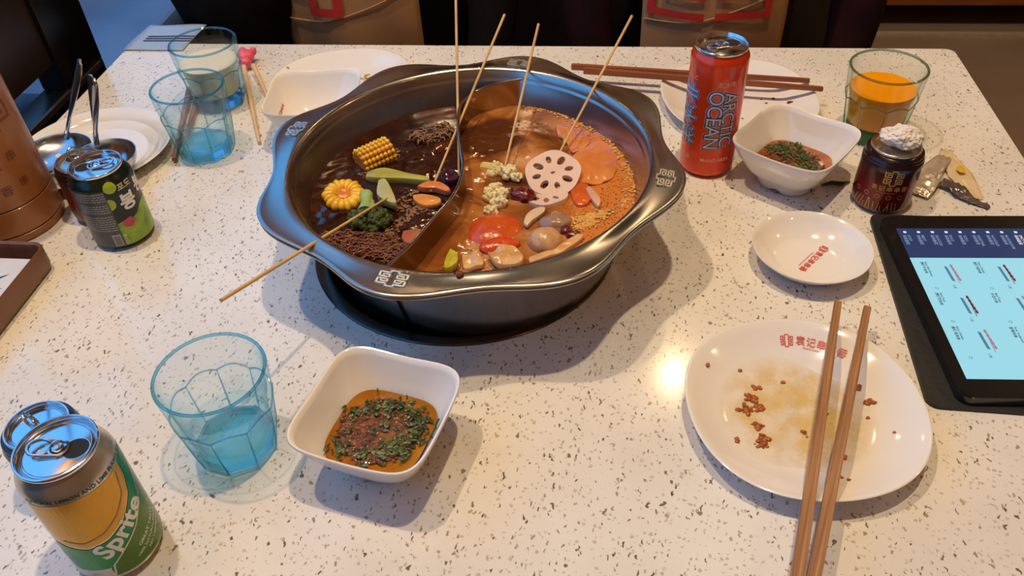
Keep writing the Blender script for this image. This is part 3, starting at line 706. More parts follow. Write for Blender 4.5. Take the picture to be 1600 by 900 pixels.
froth('broth_froth', 'yellow orange bubbles near the right wall of the tomato broth', [([(893,345),(915,340),(935,336),(950,330)],260), ([(900,355),(930,346)],120), ([(945,215),(965,240),(980,270),(985,300),(968,325)],150), ([(822,168),(860,172),(890,185),(925,205)],120), ([(740,205),(770,188),(815,172)],0)], M_FROTHR, 8, 1, .0006, .0016)
froth('broth_froth', 'pinkish froth among the cabbage at the near wall', [([(700,420),(730,424),(770,422),(800,415)],170), ([(738,390),(745,405),(750,415)],50)], mat('pink_froth', srgb(206,140,92), .2, var=.2, coat=.4), 9, 1, .0006, .0016)
small('peppercorn', 'brown peppercorn berry sitting on the near rim of the pot', 'spice', 718, 429, .037, (.0032,.003,.0028), mat('peppercorn_brown', srgb(120,62,40), .3, var=.3), 0, .3, 3)

# ------------------------------------------------------------------ dishes
def bowl_profile():
    return [(.0265,0),(.0285,.0008),(.0295,.004),(.0310,.010),(.0400,.021),(.0475,.036),(.0525,.050),(.0536,.0535),(.0531,.0548),(.0514,.0542),(.0478,.044),(.0420,.030),(.0345,.018),(.0270,.0115),(.015,.0095),(0,.009)]
def sq_r(r, z, a, e=1.0):
    """rounded-square radius"""
    k = min(1, max(0, z/.05)); n = 2.4 + 2.8*k
    c, s = abs(math.cos(a)), abs(math.sin(a)); return r/((c**n + s**n)**(1/n))
def square_bowl(label, c, rotz, sc=1.0, logo=False, group=None):
    t = thing('square_bowl', label, 'bowl', c, rotz, group)
    bm = bmesh.new(); N = 96
    prof = []
    P0 = bowl_profile()
    for (r0, z0), (r1, z1) in zip(P0, P0[1:]): prof += [(r0, z0), ((r0+r1)/2, (z0+z1)/2)]
    prof.append(P0[-1])
    rings = lathe(bm, [(r*sc, z) for r, z in prof], N, rf=lambda r, z, a: sq_r(r, z, a))
    for v in bm.verts:   # rim rises towards the four corners, dips in the middle of each side
        a = math.atan2(v.co.y, v.co.x); k = max(0, v.co.z/.0548)**3; v.co.z += -k*.0010*math.cos(4*a)
        k0 = max(0, 1 - v.co.z/.010)
        rr = math.hypot(v.co.x, v.co.y)
        if rr > .024 and k0 > 0: v.co.z += .004*k0*max(0, math.cos(4*a))**2      # the foot is notched in the middle of each side
    finish(bm, 'bowl_body', M_WHITE, t, ang=80)
    return t
def sauce(label, bowl_c, rotz, zl, r, m_oil, seed, herbs, off=(0,0)):
    t = thing('dipping_sauce', label, 'sauce', (bowl_c[0], bowl_c[1], zl), rotz)
    bm = bmesh.new(); rnd = random.Random(seed)
    rings = lathe(bm, [(0,0),(r*.25,0),(r*.5,0),(r*.75,0),(r*.93,0),(r,.0004)], 64, rf=lambda q, z, a: sq_r(q, .025, a))
    finish(bm, 'oil', m_oil, t)
    bm = bmesh.new(); n = 56; rg = []
    for s_, z_ in ((1,.0002),(.9,.0010),(.6,.0014),(.3,.0016)):
        rg.append([bm.verts.new(((r*.80*s_*(1+.16*mnoise.noise(Vector((math.cos(2*PI*i/n)*2.2, math.sin(2*PI*i/n)*2.2, seed)))))*math.cos(2*PI*i/n)+off[0]*1.5, (r*.80*s_*(1+.16*mnoise.noise(Vector((math.cos(2*PI*i/n)*2.2, math.sin(2*PI*i/n)*2.2, seed)))))*math.sin(2*PI*i/n)+off[1]*1.5, z_ + .0006*mnoise.noise(Vector((i*.7, s_*9, seed))))) for i in range(n)])
    for a, b in zip(rg, rg[1:]):
        for i in range(n): bm.faces.new((a[i], a[(i+1)%n], b[(i+1)%n], b[i]))
    bm.faces.new(rg[-1])
    finish(bm, 'chilli_paste', ramp_mat('chilli_paste', [(.3, srgb(58,28,10)), (.5, srgb(98,48,16)), (.7, srgb(150,84,26))], 170, .3, bump=.8, bscale=320, coat=.3), t, ang=60)
    bm = bmesh.new()
    for i in range(260):
        a = rnd.random()*2*PI; q = r*.86*math.sqrt(rnd.random()); x, y = q*math.cos(a)+off[0], q*math.sin(a)+off[1]
        if math.hypot(x, y) > r*.95: continue
        blob(bm, (x, y, .0004+rnd.random()*.0012), (rnd.uniform(.0008,.0022),rnd.uniform(.0007,.0016),rnd.uniform(.0006,.0012)), seed=i, amp=.5, sub=1)
    o = finish(bm, 'minced_garlic', mat('chilli_garlic_bits', srgb(120,66,22), .3, var=.45, scale=400, coat=.4), t, ang=180); o['kind'] = 'stuff'
    bm = bmesh.new()
    for i in range(70):
        a = rnd.random()*2*PI; q = r*.85*math.sqrt(rnd.random()); x, y = q*math.cos(a), q*math.sin(a)
        blob(bm, (x, y, .001+rnd.random()*.001), (.0008,.0007,.0006), seed=i, amp=.4, sub=1)
    o = finish(bm, 'sesame_bits', mat('sesame_cream', srgb(206,166,108), .35, var=.2), t, ang=180); o['kind'] = 'stuff'
    bm = bmesh.new()
    for (hx, hy, n) in herbs:
        for i in range(int(n*1.3)):
            x, y = hx*r*.92 + rnd.gauss(0,.0050), hy*r*.92 + rnd.gauss(0,.0050)
            if max(abs(x), abs(y)) > r*.97: continue
            a = rnd.random()*PI; L = rnd.uniform(.0012,.0048); w_ = rnd.uniform(.0006,.0018); z0 = .0012+rnd.random()*.0024
            pts = [(-1,0,0),(-.5,.8,.25),(0,1,.3),(.5,.7,.2),(1,0,0),(.5,-.7,-.1),(0,-1,0),(-.5,-.8,.1)]
            vs = [bm.verts.new((x + px_*L*math.cos(a) - py_*w_*math.sin(a), y + px_*L*math.sin(a) + py_*w_*math.cos(a), z0 + pz_*.0022 + .0006*rnd.random())) for px_, py_, pz_ in pts]
            cv = bm.verts.new((x, y, z0+.0012))
            for k in range(8): bm.faces.new((vs[k], vs[(k+1)%8], cv))
    o = finish(bm, 'chopped_herbs', ramp_mat('coriander_green', [(.3, srgb(24,30,6)), (.55, srgb(54,66,14)), (.8, srgb(112,124,32))], 130, .4, coat=.08), t, ang=60); o['kind'] = 'stuff'
    return t
BF = Vector((-.1565, .376, 0)); RF = math.radians(-13)
b1 = square_bowl('white square bowl with dipping sauce standing nearest, beside the front blue glass', BF, RF)
M_OIL = ramp_mat('amber_sauce', [(.3, srgb(140,84,20)), (.7, srgb(176,116,40))], 40, .06, coat=.6)
M_OIL2 = ramp_mat('amber_red_sauce', [(.3, srgb(140,66,24)), (.7, srgb(190,116,54))], 60, .06, coat=.6)
sauce('chilli and coriander dipping sauce in the nearest square bowl', BF, RF, .0255, .0375, M_OIL, 4,
      [(-.1,.72,26),(-.45,.55,22),(.15,.7,18),(-.75,.2,12),(.55,.62,22),(.72,.35,20),(.7,.0,22),(.6,-.35,26),(.35,-.55,18),(-.1,-.7,18),(-.5,-.75,10),(-.85,-.5,12),(0,0,8)], off=(-.002,-.001))
sp = bmesh.new()
for k, (x, y, z, a) in enumerate([(.0385,.014,.030,1.3),(.040,.004,.032,1.8)]): tube(sp, [(x,y,z-.004),(x+.0006,y+.002*math.cos(a),z),(x+.0022,y+.004,z+.004)], .0007, 6)
tag(finish(sp, 'herb_sprig', mat('herb_stem', srgb(48,84,28), .35), loc=BF, rot=(0,0,RF)), 'thin green herb stalk stuck on the inside of the nearest bowl', 'herb')
BR = Vector((.201, .757, 0)); RR = math.radians(-35)
square_bowl('white square bowl with herb sauce beside the orange can', BR, RR)
sauce('herb sauce with chopped greens in the bowl beside the orange can', BR, RR, .0235, .0362, M_OIL2, 9,
      [(-.7,.3,20),(-.6,.6,22),(-.3,.75,22),(-.1,.45,26),(.2,.5,26),(.3,.15,26),(.55,.1,24),(.7,-.2,16),(-.4,.2,16)], off=(.004,-.004))
BL = Vector((-.336, .838, 0)); RL = math.radians(7)
b3 = square_bowl('empty white square bowl behind the pot with red lettering inside', BL, RL)
# lettering on the inner wall of that bowl (its left side)
def inner_wall(u, v): # u along the wall, v up
    return Vector((-.0408 - v*.42, u, .026 + v))
paint('red_lettering', join(xf(text2d('袁记串串香', .0065, .00008), PI, 1, 0, .004), xf(rect2d(-.016,.016,0,.0005), 0, 1, 0, -.002)), lambda u, v: inner_wall(-u, v)+Vector((.0008,0,0)), M_RED, b3)

def plate(label, c, R, rotz, h=.019, lob=.0028, name='dinner_plate', cat='plate', well=.66, tilt=None, n=4, el=1.0):
    t = thing(name, label, cat, c, rotz)
    rf = lambda r, z, a: r*(1 + (lob/R)*math.cos(n*(a-PI/4))*min(1, (r/R))**2)
    prof = [(R*.55,0),(R*.60,0),(R*.62,.002),(R*.80,h*.45),(R*.97,h*.88),(R,h*.97),(R*.995,h),(R*.975,h*.985),(R*.90,h*.78),(R*.80,h*.56),(R*well,h*.26),(R*(well-.10),h*.18),(R*.3,h*.16),(0,h*.16)]
    bm = bmesh.new(); lathe(bm, prof, 128, rf=rf)
    if el != 1: bmesh.ops.scale(bm, vec=(el, 1, 1), verts=bm.verts)
    finish(bm, 'plate_body', M_WHITE, t, ang=80)
    if tilt: t.rotation_euler = (tilt[0], tilt[1], rotz)
    return t
def plate_z(r, R, h, well=.66):
    pr = [(0,h*.16),(R*.3,h*.16),(R*(well-.10),h*.18),(R*well,h*.26),(R*.80,h*.56),(R*.90,h*.78),(R*.975,h*.985),(R,h)]
    for (a, za), (b, zb) in zip(pr, pr[1:]):
        if a <= r <= b: return za + (zb-za)*(r-a)/(b-a)
    return h
PF = Vector((.1635, .4305, 0)); RPF = .0915
pf = plate('large white plate smeared with brown sauce under the front pair of chopsticks', PF, RPF, .15, h=.021, lob=.0016)
def on_plate(ang, r0, R, h, lift=.0008):
    def g(u, v):
        a = ang - u/r0; q = r0+v; return Vector((q*math.cos(a), q*math.sin(a), plate_z(q, R, h)+lift))
    return g
logo = join(xf(text2d('袁记串串香', .0078, .0001, spacing=1.12), 0, 1, .0055, .0012), xf(text2d("YUAN'S CHUAN CHUAN XIANG", .0020, .00003), 0, 1, .0055, -.0038))
fpl = on_plate(math.radians(73.5)-.15, RPF*.785, RPF, .021)
paint('red_lettering', logo, lambda u, v: fpl(u, v), M_RED, pf, cut=.004)
paint('red_emblem', xf(emblem(1, .07), 0, .0095, -.0220, .001), lambda u, v: fpl(u, v), M_RED, pf, cut=.004)
# sauce remains on the plate
def scraps(label, items, C0, R, h, m, seed, name='sauce_crumbs'):
    rnd = random.Random(seed); bm = bmesh.new()
    for (u, v, s, n) in items:
        p0 = px(u, v, .006)
        for i in range(n):
            p = p0 + Vector((rnd.gauss(0, s), rnd.gauss(0, s), 0)); q = (p-C0).xy.length
            if q > R*.97: continue
            r = rnd.uniform(.0007,.0023)
            blob(bm, (p.x, p.y, plate_z(q, R, h)+r*.3), (r*1.2, r, r*.55), seed=i, amp=.5, sub=1)
    return tag(finish(bm, name, m, ang=180), label, 'food scraps', kind='stuff')
M_CRUMB = mat('chilli_crumb', srgb(168,88,34), .3, var=.4, scale=300, coat=.3)
scraps('brown chilli crumbs scattered on the large front plate', [(1182,604,.0014,12),(1176,622,.0020,26),(1168,638,.0024,34),(1186,634,.0018,22),(1186,662,.0018,18),(1190,690,.0022,30),(1196,682,.0016,10),(1153,687,.0006,3),(1340,608,.0012,6),(1357,628,.0014,14),(1342,606,.0010,8),(1395,680,.0006,2),(1320,711,.0010,3),(1260,674,.0012,5),(1157,578,.0004,2),(1104,582,.0004,2),(1225,595,.0004,1),(1357,650,.0003,1),(1310,672,.001,3),(1320,750,.002,4),(1152,690,.0005,2),(1290,640,.0015,4)], PF, RPF, .021, M_CRUMB, 2)
# thin oily film with its own outline
def film(label, pts, C0, R, h, m, z=.0002):
    P_ = catmull([px(u, v, .006).xy for u, v in pts] + [px(*pts[0], .006).xy], 5)[:-1]
    c = sum(P_, Vector((0,0)))/len(P_); bm = bmesh.new(); rings = []
    for s in (1, .8, .6, .4, .2):
        ring = []
        for p in P_:
            q = c + (p-c)*s; r = (Vector((q.x, q.y, 0))-C0).xy.length; ring.append(bm.verts.new((q.x, q.y, plate_z(min(r, R), R, h)+z)))
        rings.append(ring)
    n = len(P_)
    for a, b in zip(rings, rings[1:]):
        for i in range(n): bm.faces.new((a[i], a[(i+1)%n], b[(i+1)%n], b[i]))
    bm.faces.new(rings[-1]); cc = Vector((c.x, c.y, 0))
    for v in bm.verts: v.co -= cc
    return finish(bm, 'oil_film', m, loc=cc)
def film_mat():
    m = bpy.data.materials.new('oil_film'); m.use_nodes = True; nt = m.node_tree; b = nt.nodes['Principled BSDF']
    b.inputs['Base Color'].default_value = srgb(236,198,104)+(1,); b.inputs['Roughness'].default_value = .06; b.inputs['Coat Weight'].default_value = .5
    tc = nt.nodes.new('ShaderNodeTexCoord'); n = nt.nodes.new('ShaderNodeTexNoise'); n.inputs['Scale'].default_value = 60; n.inputs['Detail'].default_value = 6; nt.links.new(tc.outputs['Object'], n.inputs['Vector'])
    mr = nt.nodes.new('ShaderNodeMapRange'); mr.inputs[1].default_value = .38; mr.inputs[2].default_value = .75; mr.inputs[3].default_value = .25; mr.inputs[4].default_value = .85
    nt.links.new(n.outputs['Fac'], mr.inputs[0])
    ln = nt.nodes.new('ShaderNodeVectorMath'); ln.operation = 'LENGTH'; nt.links.new(tc.outputs['Object'], ln.inputs[0])
    mf = nt.nodes.new('ShaderNodeMapRange'); mf.inputs[1].default_value = .062; mf.inputs[2].default_value = .034; nt.links.new(ln.outputs['Value'], mf.inputs[0])
    mu = nt.nodes.new('ShaderNodeMath'); mu.operation = 'MULTIPLY'; nt.links.new(mr.outputs[0], mu.inputs[0]); nt.links.new(mf.outputs[0], mu.inputs[1])
    nt.links.new(mu.outputs[0], b.inputs['Alpha']); return m
M_FILM = film_mat()
tag(film('', [(1110,590),(1160,555),(1230,560),(1300,590),(1380,620),(1370,690),(1330,740),(1260,730),(1190,720),(1130,670)], PF, RPF, .021, M_FILM), 'thin yellow oil film smeared over the large front plate', 'sauce')
PB = Vector((-.331, .93, 0)); pb = plate('white plate at the back edge, half hidden behind the empty square bowl', PB, .094, .3, h=.018)
pb.location = PB + Vector((0, .0, 0))
scraps('yellow food scraps on the plate at the back edge', [(545,112,.0015,10),(572,118,.003,16),(540,88,.0004,1),(452,117,.0005,2)], PB, .094, .018, mat('yellow_scrap', srgb(196,160,84), .3, var=.3), 3)
PR_ = Vector((.163, .91, 0)); plate('white plate behind the orange can with two brown chopsticks across it', PR_, .0935, .2, h=.018)
scraps('red chilli bits on the plate behind the orange can', [(1208,151,.0006,4),(1234,159,.0012,9),(1190,152,.0003,2),(1160,182,.0004,2),(1198,158,.0005,2)], PR_, .0935, .018, mat('red_chilli_bit', srgb(128,30,18), .3, var=.3), 4)
PL_ = Vector((-.590, .775, 0)); plate('white round plate under the two ladles at the left edge of the table', PL_, .088, 0, h=.016, lob=0, well=.78)
DC_ = Vector((.2002, .6201, 0)); dsh = plate('small white oval dish with red lettering beside the tablet', DC_, .0535, math.radians(-10), h=.022, lob=0, name='small_dish', cat='dish', well=.62, el=1.02)
dl = join(xf(text2d('袁记串串香', .0068, .0001, spacing=1.05), 0, 1, .004, .001), xf(text2d("YUAN'S CHUAN CHUAN XIANG", .0017, .00003), 0, 1, .004, -.0038), xf(emblem(1, .08), 0, .0075, -.0185, .001))
a_t = math.radians(-129+10)
paint('red_lettering', xf(dl, a_t, 1.05, .0035, .003), lambda u, v: Vector((u, v, plate_z(math.hypot(u, v), .0535, .022, .62)+.0004)), M_RED, dsh, cut=.004)

# ------------------------------------------------------------------ chopsticks
def stick(name, label, p, q, r0, r1, m, grp=None, sq=True, drop=None):
    p, q = Vector(p), Vector(q); d = (q-p); L = d.length; ang = math.atan2(d.y, d.x) - PI/2
    bm = bmesh.new(); tube(bm, [(0,0,0), (0,L*.33,0), (0,L*.34,0), (0,L,0)], [r0, r0*.6+r1*.4, r0*.6+r1*.4, r1], 4, sq=True)
    bmesh.ops.bevel(bm, geom=[e for e in bm.edges], offset=.0006, segments=2, affect='EDGES')
    o = finish(bm, name, m, loc=p, ang=40); o.rotation_euler = (math.asin(max(-1, min(1, d.z/L))), 0, ang)
    return tag(o, label, 'chopstick', grp)
t1 = px(1309, 473, .026); b1_ = px(1247, 893, .024); d = (b1_-t1).normalized()
stick('chopstick', 'brown chopstick across the front plate, the one whose tip is nearer the small dish', t1 - d*.0, t1 + d*.275, .0042, .0062, M_CHOP)
t2 = px(1355, 481, .026); b2_ = px(1273, 893, .024); d = (b2_-t2).normalized()
stick('chopstick', 'brown chopstick across the front plate, the one whose tip is nearer the tablet', t2 + d*.0, t2 + d*.270, .0042, .0062, M_CHOP)
a_ = px(893, 104, .0215); b_ = px(1265, 126, .0225)
stick('chopstick', 'dark brown chopstick on the plate behind the orange can, farther from the pot', b_, a_, .0036, .0048, M_CHOPD)
a_ = px(912, 110, .0245); b_ = px(1286, 139, .0235)
stick('chopstick', 'dark brown chopstick on the plate behind the orange can, nearer the pot', b_, a_, .0036, .0050, M_CHOPD)
a_ = px(272, 250, .005); b_ = px(296, 138, .006)
stick('chopstick', 'brown chopstick lying behind the empty blue glass, beside the round white plate', a_, b_, .0034, .0042, M_CHOPD)
a_ = px(287, 232, .005); b_ = px(312, 140, .006)
stick('chopstick', 'brown chopstick lying behind the empty blue glass, nearer the glass of milk', a_, b_, .0034, .0042, M_CHOPD)
# learner chopsticks with pink clip
lc = thing('training_chopsticks', "child's pale wooden chopsticks joined by a pink clip beside the milk glass", 'chopsticks')
M_PALE = mat('pale_wood', srgb(222,184,132), .5, var=.08)
for a0, b0 in (((381,104),(405,223)), ((396,102),(424,165))):
    bm = bmesh.new(); A = px(*a0, .014); B = px(*b0, .0035); tube(bm, [A, B], [.0034,.0019], 10); finish(bm, 'stick', M_PALE, lc)
M_PINK = mat('pink_plastic', srgb(232,96,118), .4, var=.03)
pc = px(384, 88, .012)
bm = bmesh.new(); blob(bm, pc, (.011,.0125,.0095), amp=.2, seed=2, sub=3); blob(bm, pc+Vector((.004,-.016,-.001)), (.0095,.007,.007), amp=.1, seed=4, sub=2)
blob(bm, pc+Vector((-.007,.010,.003)), (.005,.005,.006), amp=.1, sub=2); blob(bm, pc+Vector((.008,.010,.003)), (.005,.005,.006), amp=.1, sub=2)
finish(bm, 'clip', M_PINK, lc, ang=180)

# ------------------------------------------------------------------ glasses
def octr(a, n=9, k=1.0):
    s = 2*PI/n; t = (a + s/2) % s - s/2; return math.cos(s/2)**k/ math.cos(t)**1.0
def glass(label, c, h, m_wall, m_base, rotz=0, liquid=None):
    t = thing('glass_tumbler', label, 'glass', c, rotz)
    R1 = .0412; R0 = .0305; zs = h*.60
    N = 144
    def rf(r, z, a):
        if z >= zs+.003: return r
        k = min(1, max(0, (zs+.003-z)/.010)); scal = 1 - .018*k
        f = octr(a); return r*((1-k) + k*(f*1.035))*scal
    def R(z): 
        return R0 + (R1-R0)*(z/h)**.75
    bm = bmesh.new()
    zz = [.0015,.006,.012,.018,.026,.034,zs-.008,zs-.003,zs,zs+.003,zs+.006,zs+.012,h*.85,h*.95,h-.001]
    prof = [(R0-.003, 0), (R0-.0008,.0006)] + [(R(z)+(.0007 if zs-.006 < z < zs+.004 else 0), z) for z in zz]
    inner = [(R(h)-.0010,h), (R(h)-.0022,h-.0008)] + [(R(z)-.0028, z) for z in (h*.9, h*.75, zs+.006)] + [(R(z)-.0042, z) for z in (zs-.004,.034,.026,.020)]
    inner += [(R(.016)-.0075,.0165),(R0-.014,.0155),(0,.0152)]
    lathe(bm, prof + inner, N, rf=lambda r, z, a: rf(r, z, a) if (r > R(z)-.0015) else r*(1-.02))
    # rim & wall
    wo = finish(bm, 'wall', [m_wall, LOWS[m_wall.name]], t, ang=12)
    for p in wo.data.polygons:
        if p.center.z < zs+.002: p.material_index = 1
    bm = bmesh.new(); pts = []
    for i in range(109):                       # scalloped shoulder above the facets
        a = 2*PI*i/108; s9 = 2*PI/9; tt = (a + s9/2) % s9 - s9/2; pts.append(((R(zs)+.0001)*math.cos(a), (R(zs)+.0001)*math.sin(a), zs + .0042*math.cos(PI*tt/s9)-.002))
    tube(bm, pts, .0007, 6, cap=False)
    for k in range(9):
        a = 2*PI*(k+.5)/9; tube(bm, [((R(z)*1.004)*math.cos(a), (R(z)*1.004)*math.sin(a), z) for z in (.003,.014,.026,.038,zs-.001)], [.0006,.0007,.0007,.0006,.0003], 6)
    finish(bm, 'facet_edges', RIMS[m_wall.name], t)
    bm = bmesh.new()     # thick base slug
    lathe(bm, [(0,.0004),(R0-.0040,.0004),(R0-.0016,.0022),(R(.012)-.0026,.012),(R(.0145)-.0075,.0150),(R0-.015,.0145),(0,.0142)], N, rf=lambda r, z, a: rf(r, z, a)*.985 if r > .02 else r)
    finish(bm, 'thick_base', m_base, t, ang=12)
    bm = bmesh.new(); prof = [(R(h)-.0016+.0013*math.cos(2*PI*k/10), h-.0004+.0013*math.sin(2*PI*k/10)) for k in range(10)]
    lathe(bm, prof, 96, close=True); finish(bm, 'rim', RIMS[m_wall.name], t)
    if liquid:
        nm, lab, cat, zl, ml = liquid
        bm = bmesh.new(); pr = [(0,.0165),(R0-.012,.0167),(R(.0175)-.0075,.0178)]
        for z in (.022,.028,.034,.045,.055,.065):
            if z < zl: pr.append(((R(z)-(.0046 if z < zs-.002 else .0031))*.978, z))
        pr += [((R(zl)-(.0047 if zl < zs-.002 else .0033))*.975, zl), (0, zl)]
        lathe(bm, pr, 64); tag(finish(bm, nm, ml, loc=c, ang=40), lab, cat)
    return t
g_blue = glass_mat('blue_tint_glass', (.965,.99,.995), (.35,.72,.82), refl=.8, power=4)
g_rimb = glass_mat('blue_rim_glass', (.62,.84,.90), (.16,.48,.58), refl=1, power=1.2, refr=.15, rcol=(.5,.85,.95))
g_baseb = glass_mat('blue_base_glass', (.68,.94,.99), (.15,.65,.92), refl=1, power=1.8, refr=.6, rcol=(.62,.92,1))
g_warm = glass_mat('warm_lit_glass', (.97,.985,.96), (.5,.62,.5), refl=.8, power=4)  # same tumbler glass, the warm light on it put into the tint
g_rimg = glass_mat('warm_lit_rim_glass', (.7,.8,.7), (.25,.36,.28), refl=1, power=1.0, refr=.25, rcol=(.6,.8,.7))
g_baseg = glass_mat('warm_lit_base_glass', (.5,.85,.65), (.1,.5,.35), refl=1, power=1.5, refr=.5, rcol=(.4,.8,.6))
RIMS = {g_blue.name: g_rimb, g_warm.name: g_rimg}
g_lowb = glass_mat('blue_facet_glass', (.955,.985,.992), (.20,.62,.76), refl=1, power=2.6, refr=.10, rcol=(.9,.98,1))
g_lowg = glass_mat('warm_lit_facet_glass', (.97,.985,.96), (.42,.58,.45), refl=1, power=2.6, refr=.03, rcol=(.95,.98,.95))
LOWS = {g_blue.name: g_lowb, g_warm.name: g_lowg}
m_water = glass_mat('melt_water', (.94,.985,.97), (.65,.9,.88), refl=1, power=2, ior=1.33)
M_MILK = mat('pale_milky_drink', srgb(226,212,182), .35, var=.02, sss=.2)
M_OJ = mat('orange_juice', srgb(240,150,6), .35, var=.05, scale=20, spec=.08)
glass('blue glass tumbler nearest, with a little clear water, beside the front sauce bowl', (-.275,.3756,0), .0839, g_blue, g_baseb, .3, ('water', 'shallow clear water in the nearest blue glass', 'water', .030, m_water))
glass('empty blue glass tumbler in front of the milk glass', (-.4605,.7913,0), .0852, g_blue, g_baseb, .1)
glass('blue glass tumbler of milky drink at the far left corner', (-.487,.9035,0), .0835, g_blue, g_baseb, .2, ('milky_drink', 'cloudy cream drink filling the far left glass', 'drink', .058, M_MILK))
glass('glass tumbler of orange juice near the right corner, warm light in its green tint', (.307,.8531,0), .0847, g_warm, g_baseg, .1, ('orange_juice', 'orange juice in the glass behind the small dark red can', 'juice', .060, M_OJ))

# ------------------------------------------------------------------ cans
def can(name, label, c, rb, h, rl, m_body, top_band=None, hole_ang=0, tab_ang=None, m_neck=None, tab=True, m_lid=None, tab_up=False, group=None, opened=True, neck=.014, ribs=False):
    t = thing(name, label, 'can', c, 0, group)
    zb = .006; zn = h - neck
    bm = bmesh.new()
    prof = [(rb*.74,.0016),(rb*.78,.0002),(rb*.82,.0004),(rb*.93,.0035),(rb*.985,.0065),(rb,.0100)]
    k = 7
    prof += [(rb, .01+(zn-.01)*i/k) for i in range(1, k+1)]
    if ribs: prof += [(rb*.985, zn+.0008),(rb*.955, zn+.0022),(rb*.955, zn+.0030),(rb*.965, zn+.0036),(rb*.93, zn+.0052),(rb*.925, zn+.0058),(rb*.935, zn+.0066),(rl*1.0, h-.0042),(rl*.955,h-.0034)]
    else: prof += [(rb-(rb-rl*.955)*s, zn + (h-.0030-zn)*u) for s, u in ((.06,.12),(.22,.32),(.5,.56),(.78,.78),(1,1))]
    lathe(bm, prof, 72); body = finish(bm, 'can_body', m_body, t, ang=50)
    bm = bmesh.new()
    lathe(bm, [(rl*.955,h-.0032),(rl*.99,h-.0028),(rl,h-.0018),(rl,h-.0004),(rl*.985,h),(rl*.95,h),(rl*.935,h-.0006),(rl*.915,h-.0052),(rl*.885,h-.0060),(rl*.86,h-.0052),(rl*.84,h-.0034),(rl*.80,h-.0030),(0,h-.0030)], 72)
    finish(bm, 'lid', m_lid or M_ALU, t, ang=50)
    ha = hole_ang; d = Vector((math.cos(ha), math.sin(ha), 0)); e = Vector((-d.y, d.x, 0)); zt = h-.0029
    f = lambda u, v: d*u + e*v + Vector((0,0,zt))
    if opened:
        paint('opening', ell2d(rl*.47, 0, rl*.31, rl*.30, 26), f, M_DARKHOLE, t)
        bm = bmesh.new(); tube(bm, [f(rl*.47+rl*.32*math.cos(a), rl*.31*math.sin(a)) for a in [2*PI*i/26 for i in range(27)]], .00035, 6, cap=False); finish(bm, 'opening_lip', m_lid or M_ALU, t)
    if tab:
        ta = ha + PI if tab_ang is None else tab_ang; dd = Vector((math.cos(ta), math.sin(ta), 0)); ee = Vector((-dd.y, dd.x, 0))
        up = Vector((0,0,1))
        if tab_up: td = (dd*.25 + up).normalized(); base = Vector((0,0,zt+.001))
        else: td = (dd + up*.10).normalized(); base = Vector((0,0,zt+.0012))
        nn = ee
        bm = bmesh.new(); ca = lambda a, q, rx, ry: base + td*(q + rx*math.cos(a)) + nn*(ry*math.sin(a))
        tube(bm, [ca(2*PI*i/24, rl*.40, rl*.27, rl*.24) for i in range(25)], .0012, 6, cap=False)      # finger ring
        tube(bm, [ca(2*PI*i/24, -rl*.06, rl*.22, rl*.23) for i in range(25)], .0012, 6, cap=False)     # ring round the rivet
        for q_ in (-1, 1): tube(bm, [ca(0, -rl*.10, 0, 0) + nn*(q_*rl*.235), ca(0, rl*.42, 0, 0) + nn*(q_*rl*.245)], .0012, 6)
        tube(bm, [ca(2*PI*i/16, -rl*.04, rl*.11, rl*.12) for i in range(17)], .0009, 6, cap=False)
        finish(bm, 'pull_tab', m_lid or M_ALU, t, ang=60)
        bm = bmesh.new(); lathe(bm, [(.0026,zt),(.0026,zt+.0012),(.0018,zt+.0020),(0,zt+.0021)], 20); finish(bm, 'rivet', m_lid or M_ALU, t)
    bm = bmesh.new(); lathe(bm, [(rl*.79,zt+.0001),(rl*.80,zt+.0006),(rl*.81,zt+.0001)], 60); finish(bm, 'lid_bead', m_lid or M_ALU, t)
    return t
def wrap(c, r, lift=.00025, a_off=0.0, z0=0.0, rfun=None):
    """u to the viewer's right around the can, v up"""
    ac = math.atan2(-c[1], -c[0]) + a_off
    def f(u, v):
        a = ac + u/r; rr = (r if rfun is None else rfun(v+z0)) + lift
        return Vector((rr*math.cos(a), rr*math.sin(a), v+z0))
    return f
def half(deg_l, deg_r, r, z0, z1, n=24):
    """rectangular patch in wrap coordinates between two angles"""
    a = math.radians(deg_l)*r; b = math.radians(deg_r)*r
    return poly2d([(a, z0), (b, z0), (b, z1), (a, z1)])
# -- large lemon soda can
c = (-.3293,.2822,0); rb = .0302; h = .1158; rl = .0258
M_SILV = mat('silver_can_paint', srgb(196,188,176), .25, .75, var=.03)
t = can('soda_can', 'green and yellow lemon soda can nearest, at the lower left corner', c, rb, h, rl, M_SILV, hole_ang=math.radians(6), neck=.017)
rn = lambda z: rb if z < h-.017 else rb-(rb-rl*.955)*min(1, (z-(h-.017))/.014)**1.35
M_YEL = mat('yellow_print', srgb(216,158,22), .22, .35, var=.06); M_GRN = mat('green_print', srgb(0,134,66), .22, .25, var=.05); M_DGRN = mat('olive_print', srgb(74,116,30), .22, .25, var=.12, scale=60)
f1 = wrap(c, rb, .00020); f2 = wrap(c, rb, .00035); f3 = wrap(c, rb, .0005)
yel = poly2d([(-.021+.0265*math.cos(a)*1.35+.008, .064+.030*math.sin(a)) for a in [2*PI*i/40 for i in range(40)]])
paint('yellow_print', poly2d([(-.038,.056),(-.030,.050),(-.018,.047),(-.004,.050),(.010,.058),(.021,.070),(.026,.082),(.027,.0945),(.0,.0955),(-.038,.0955)]), f1, M_YEL, t, cut=.003)
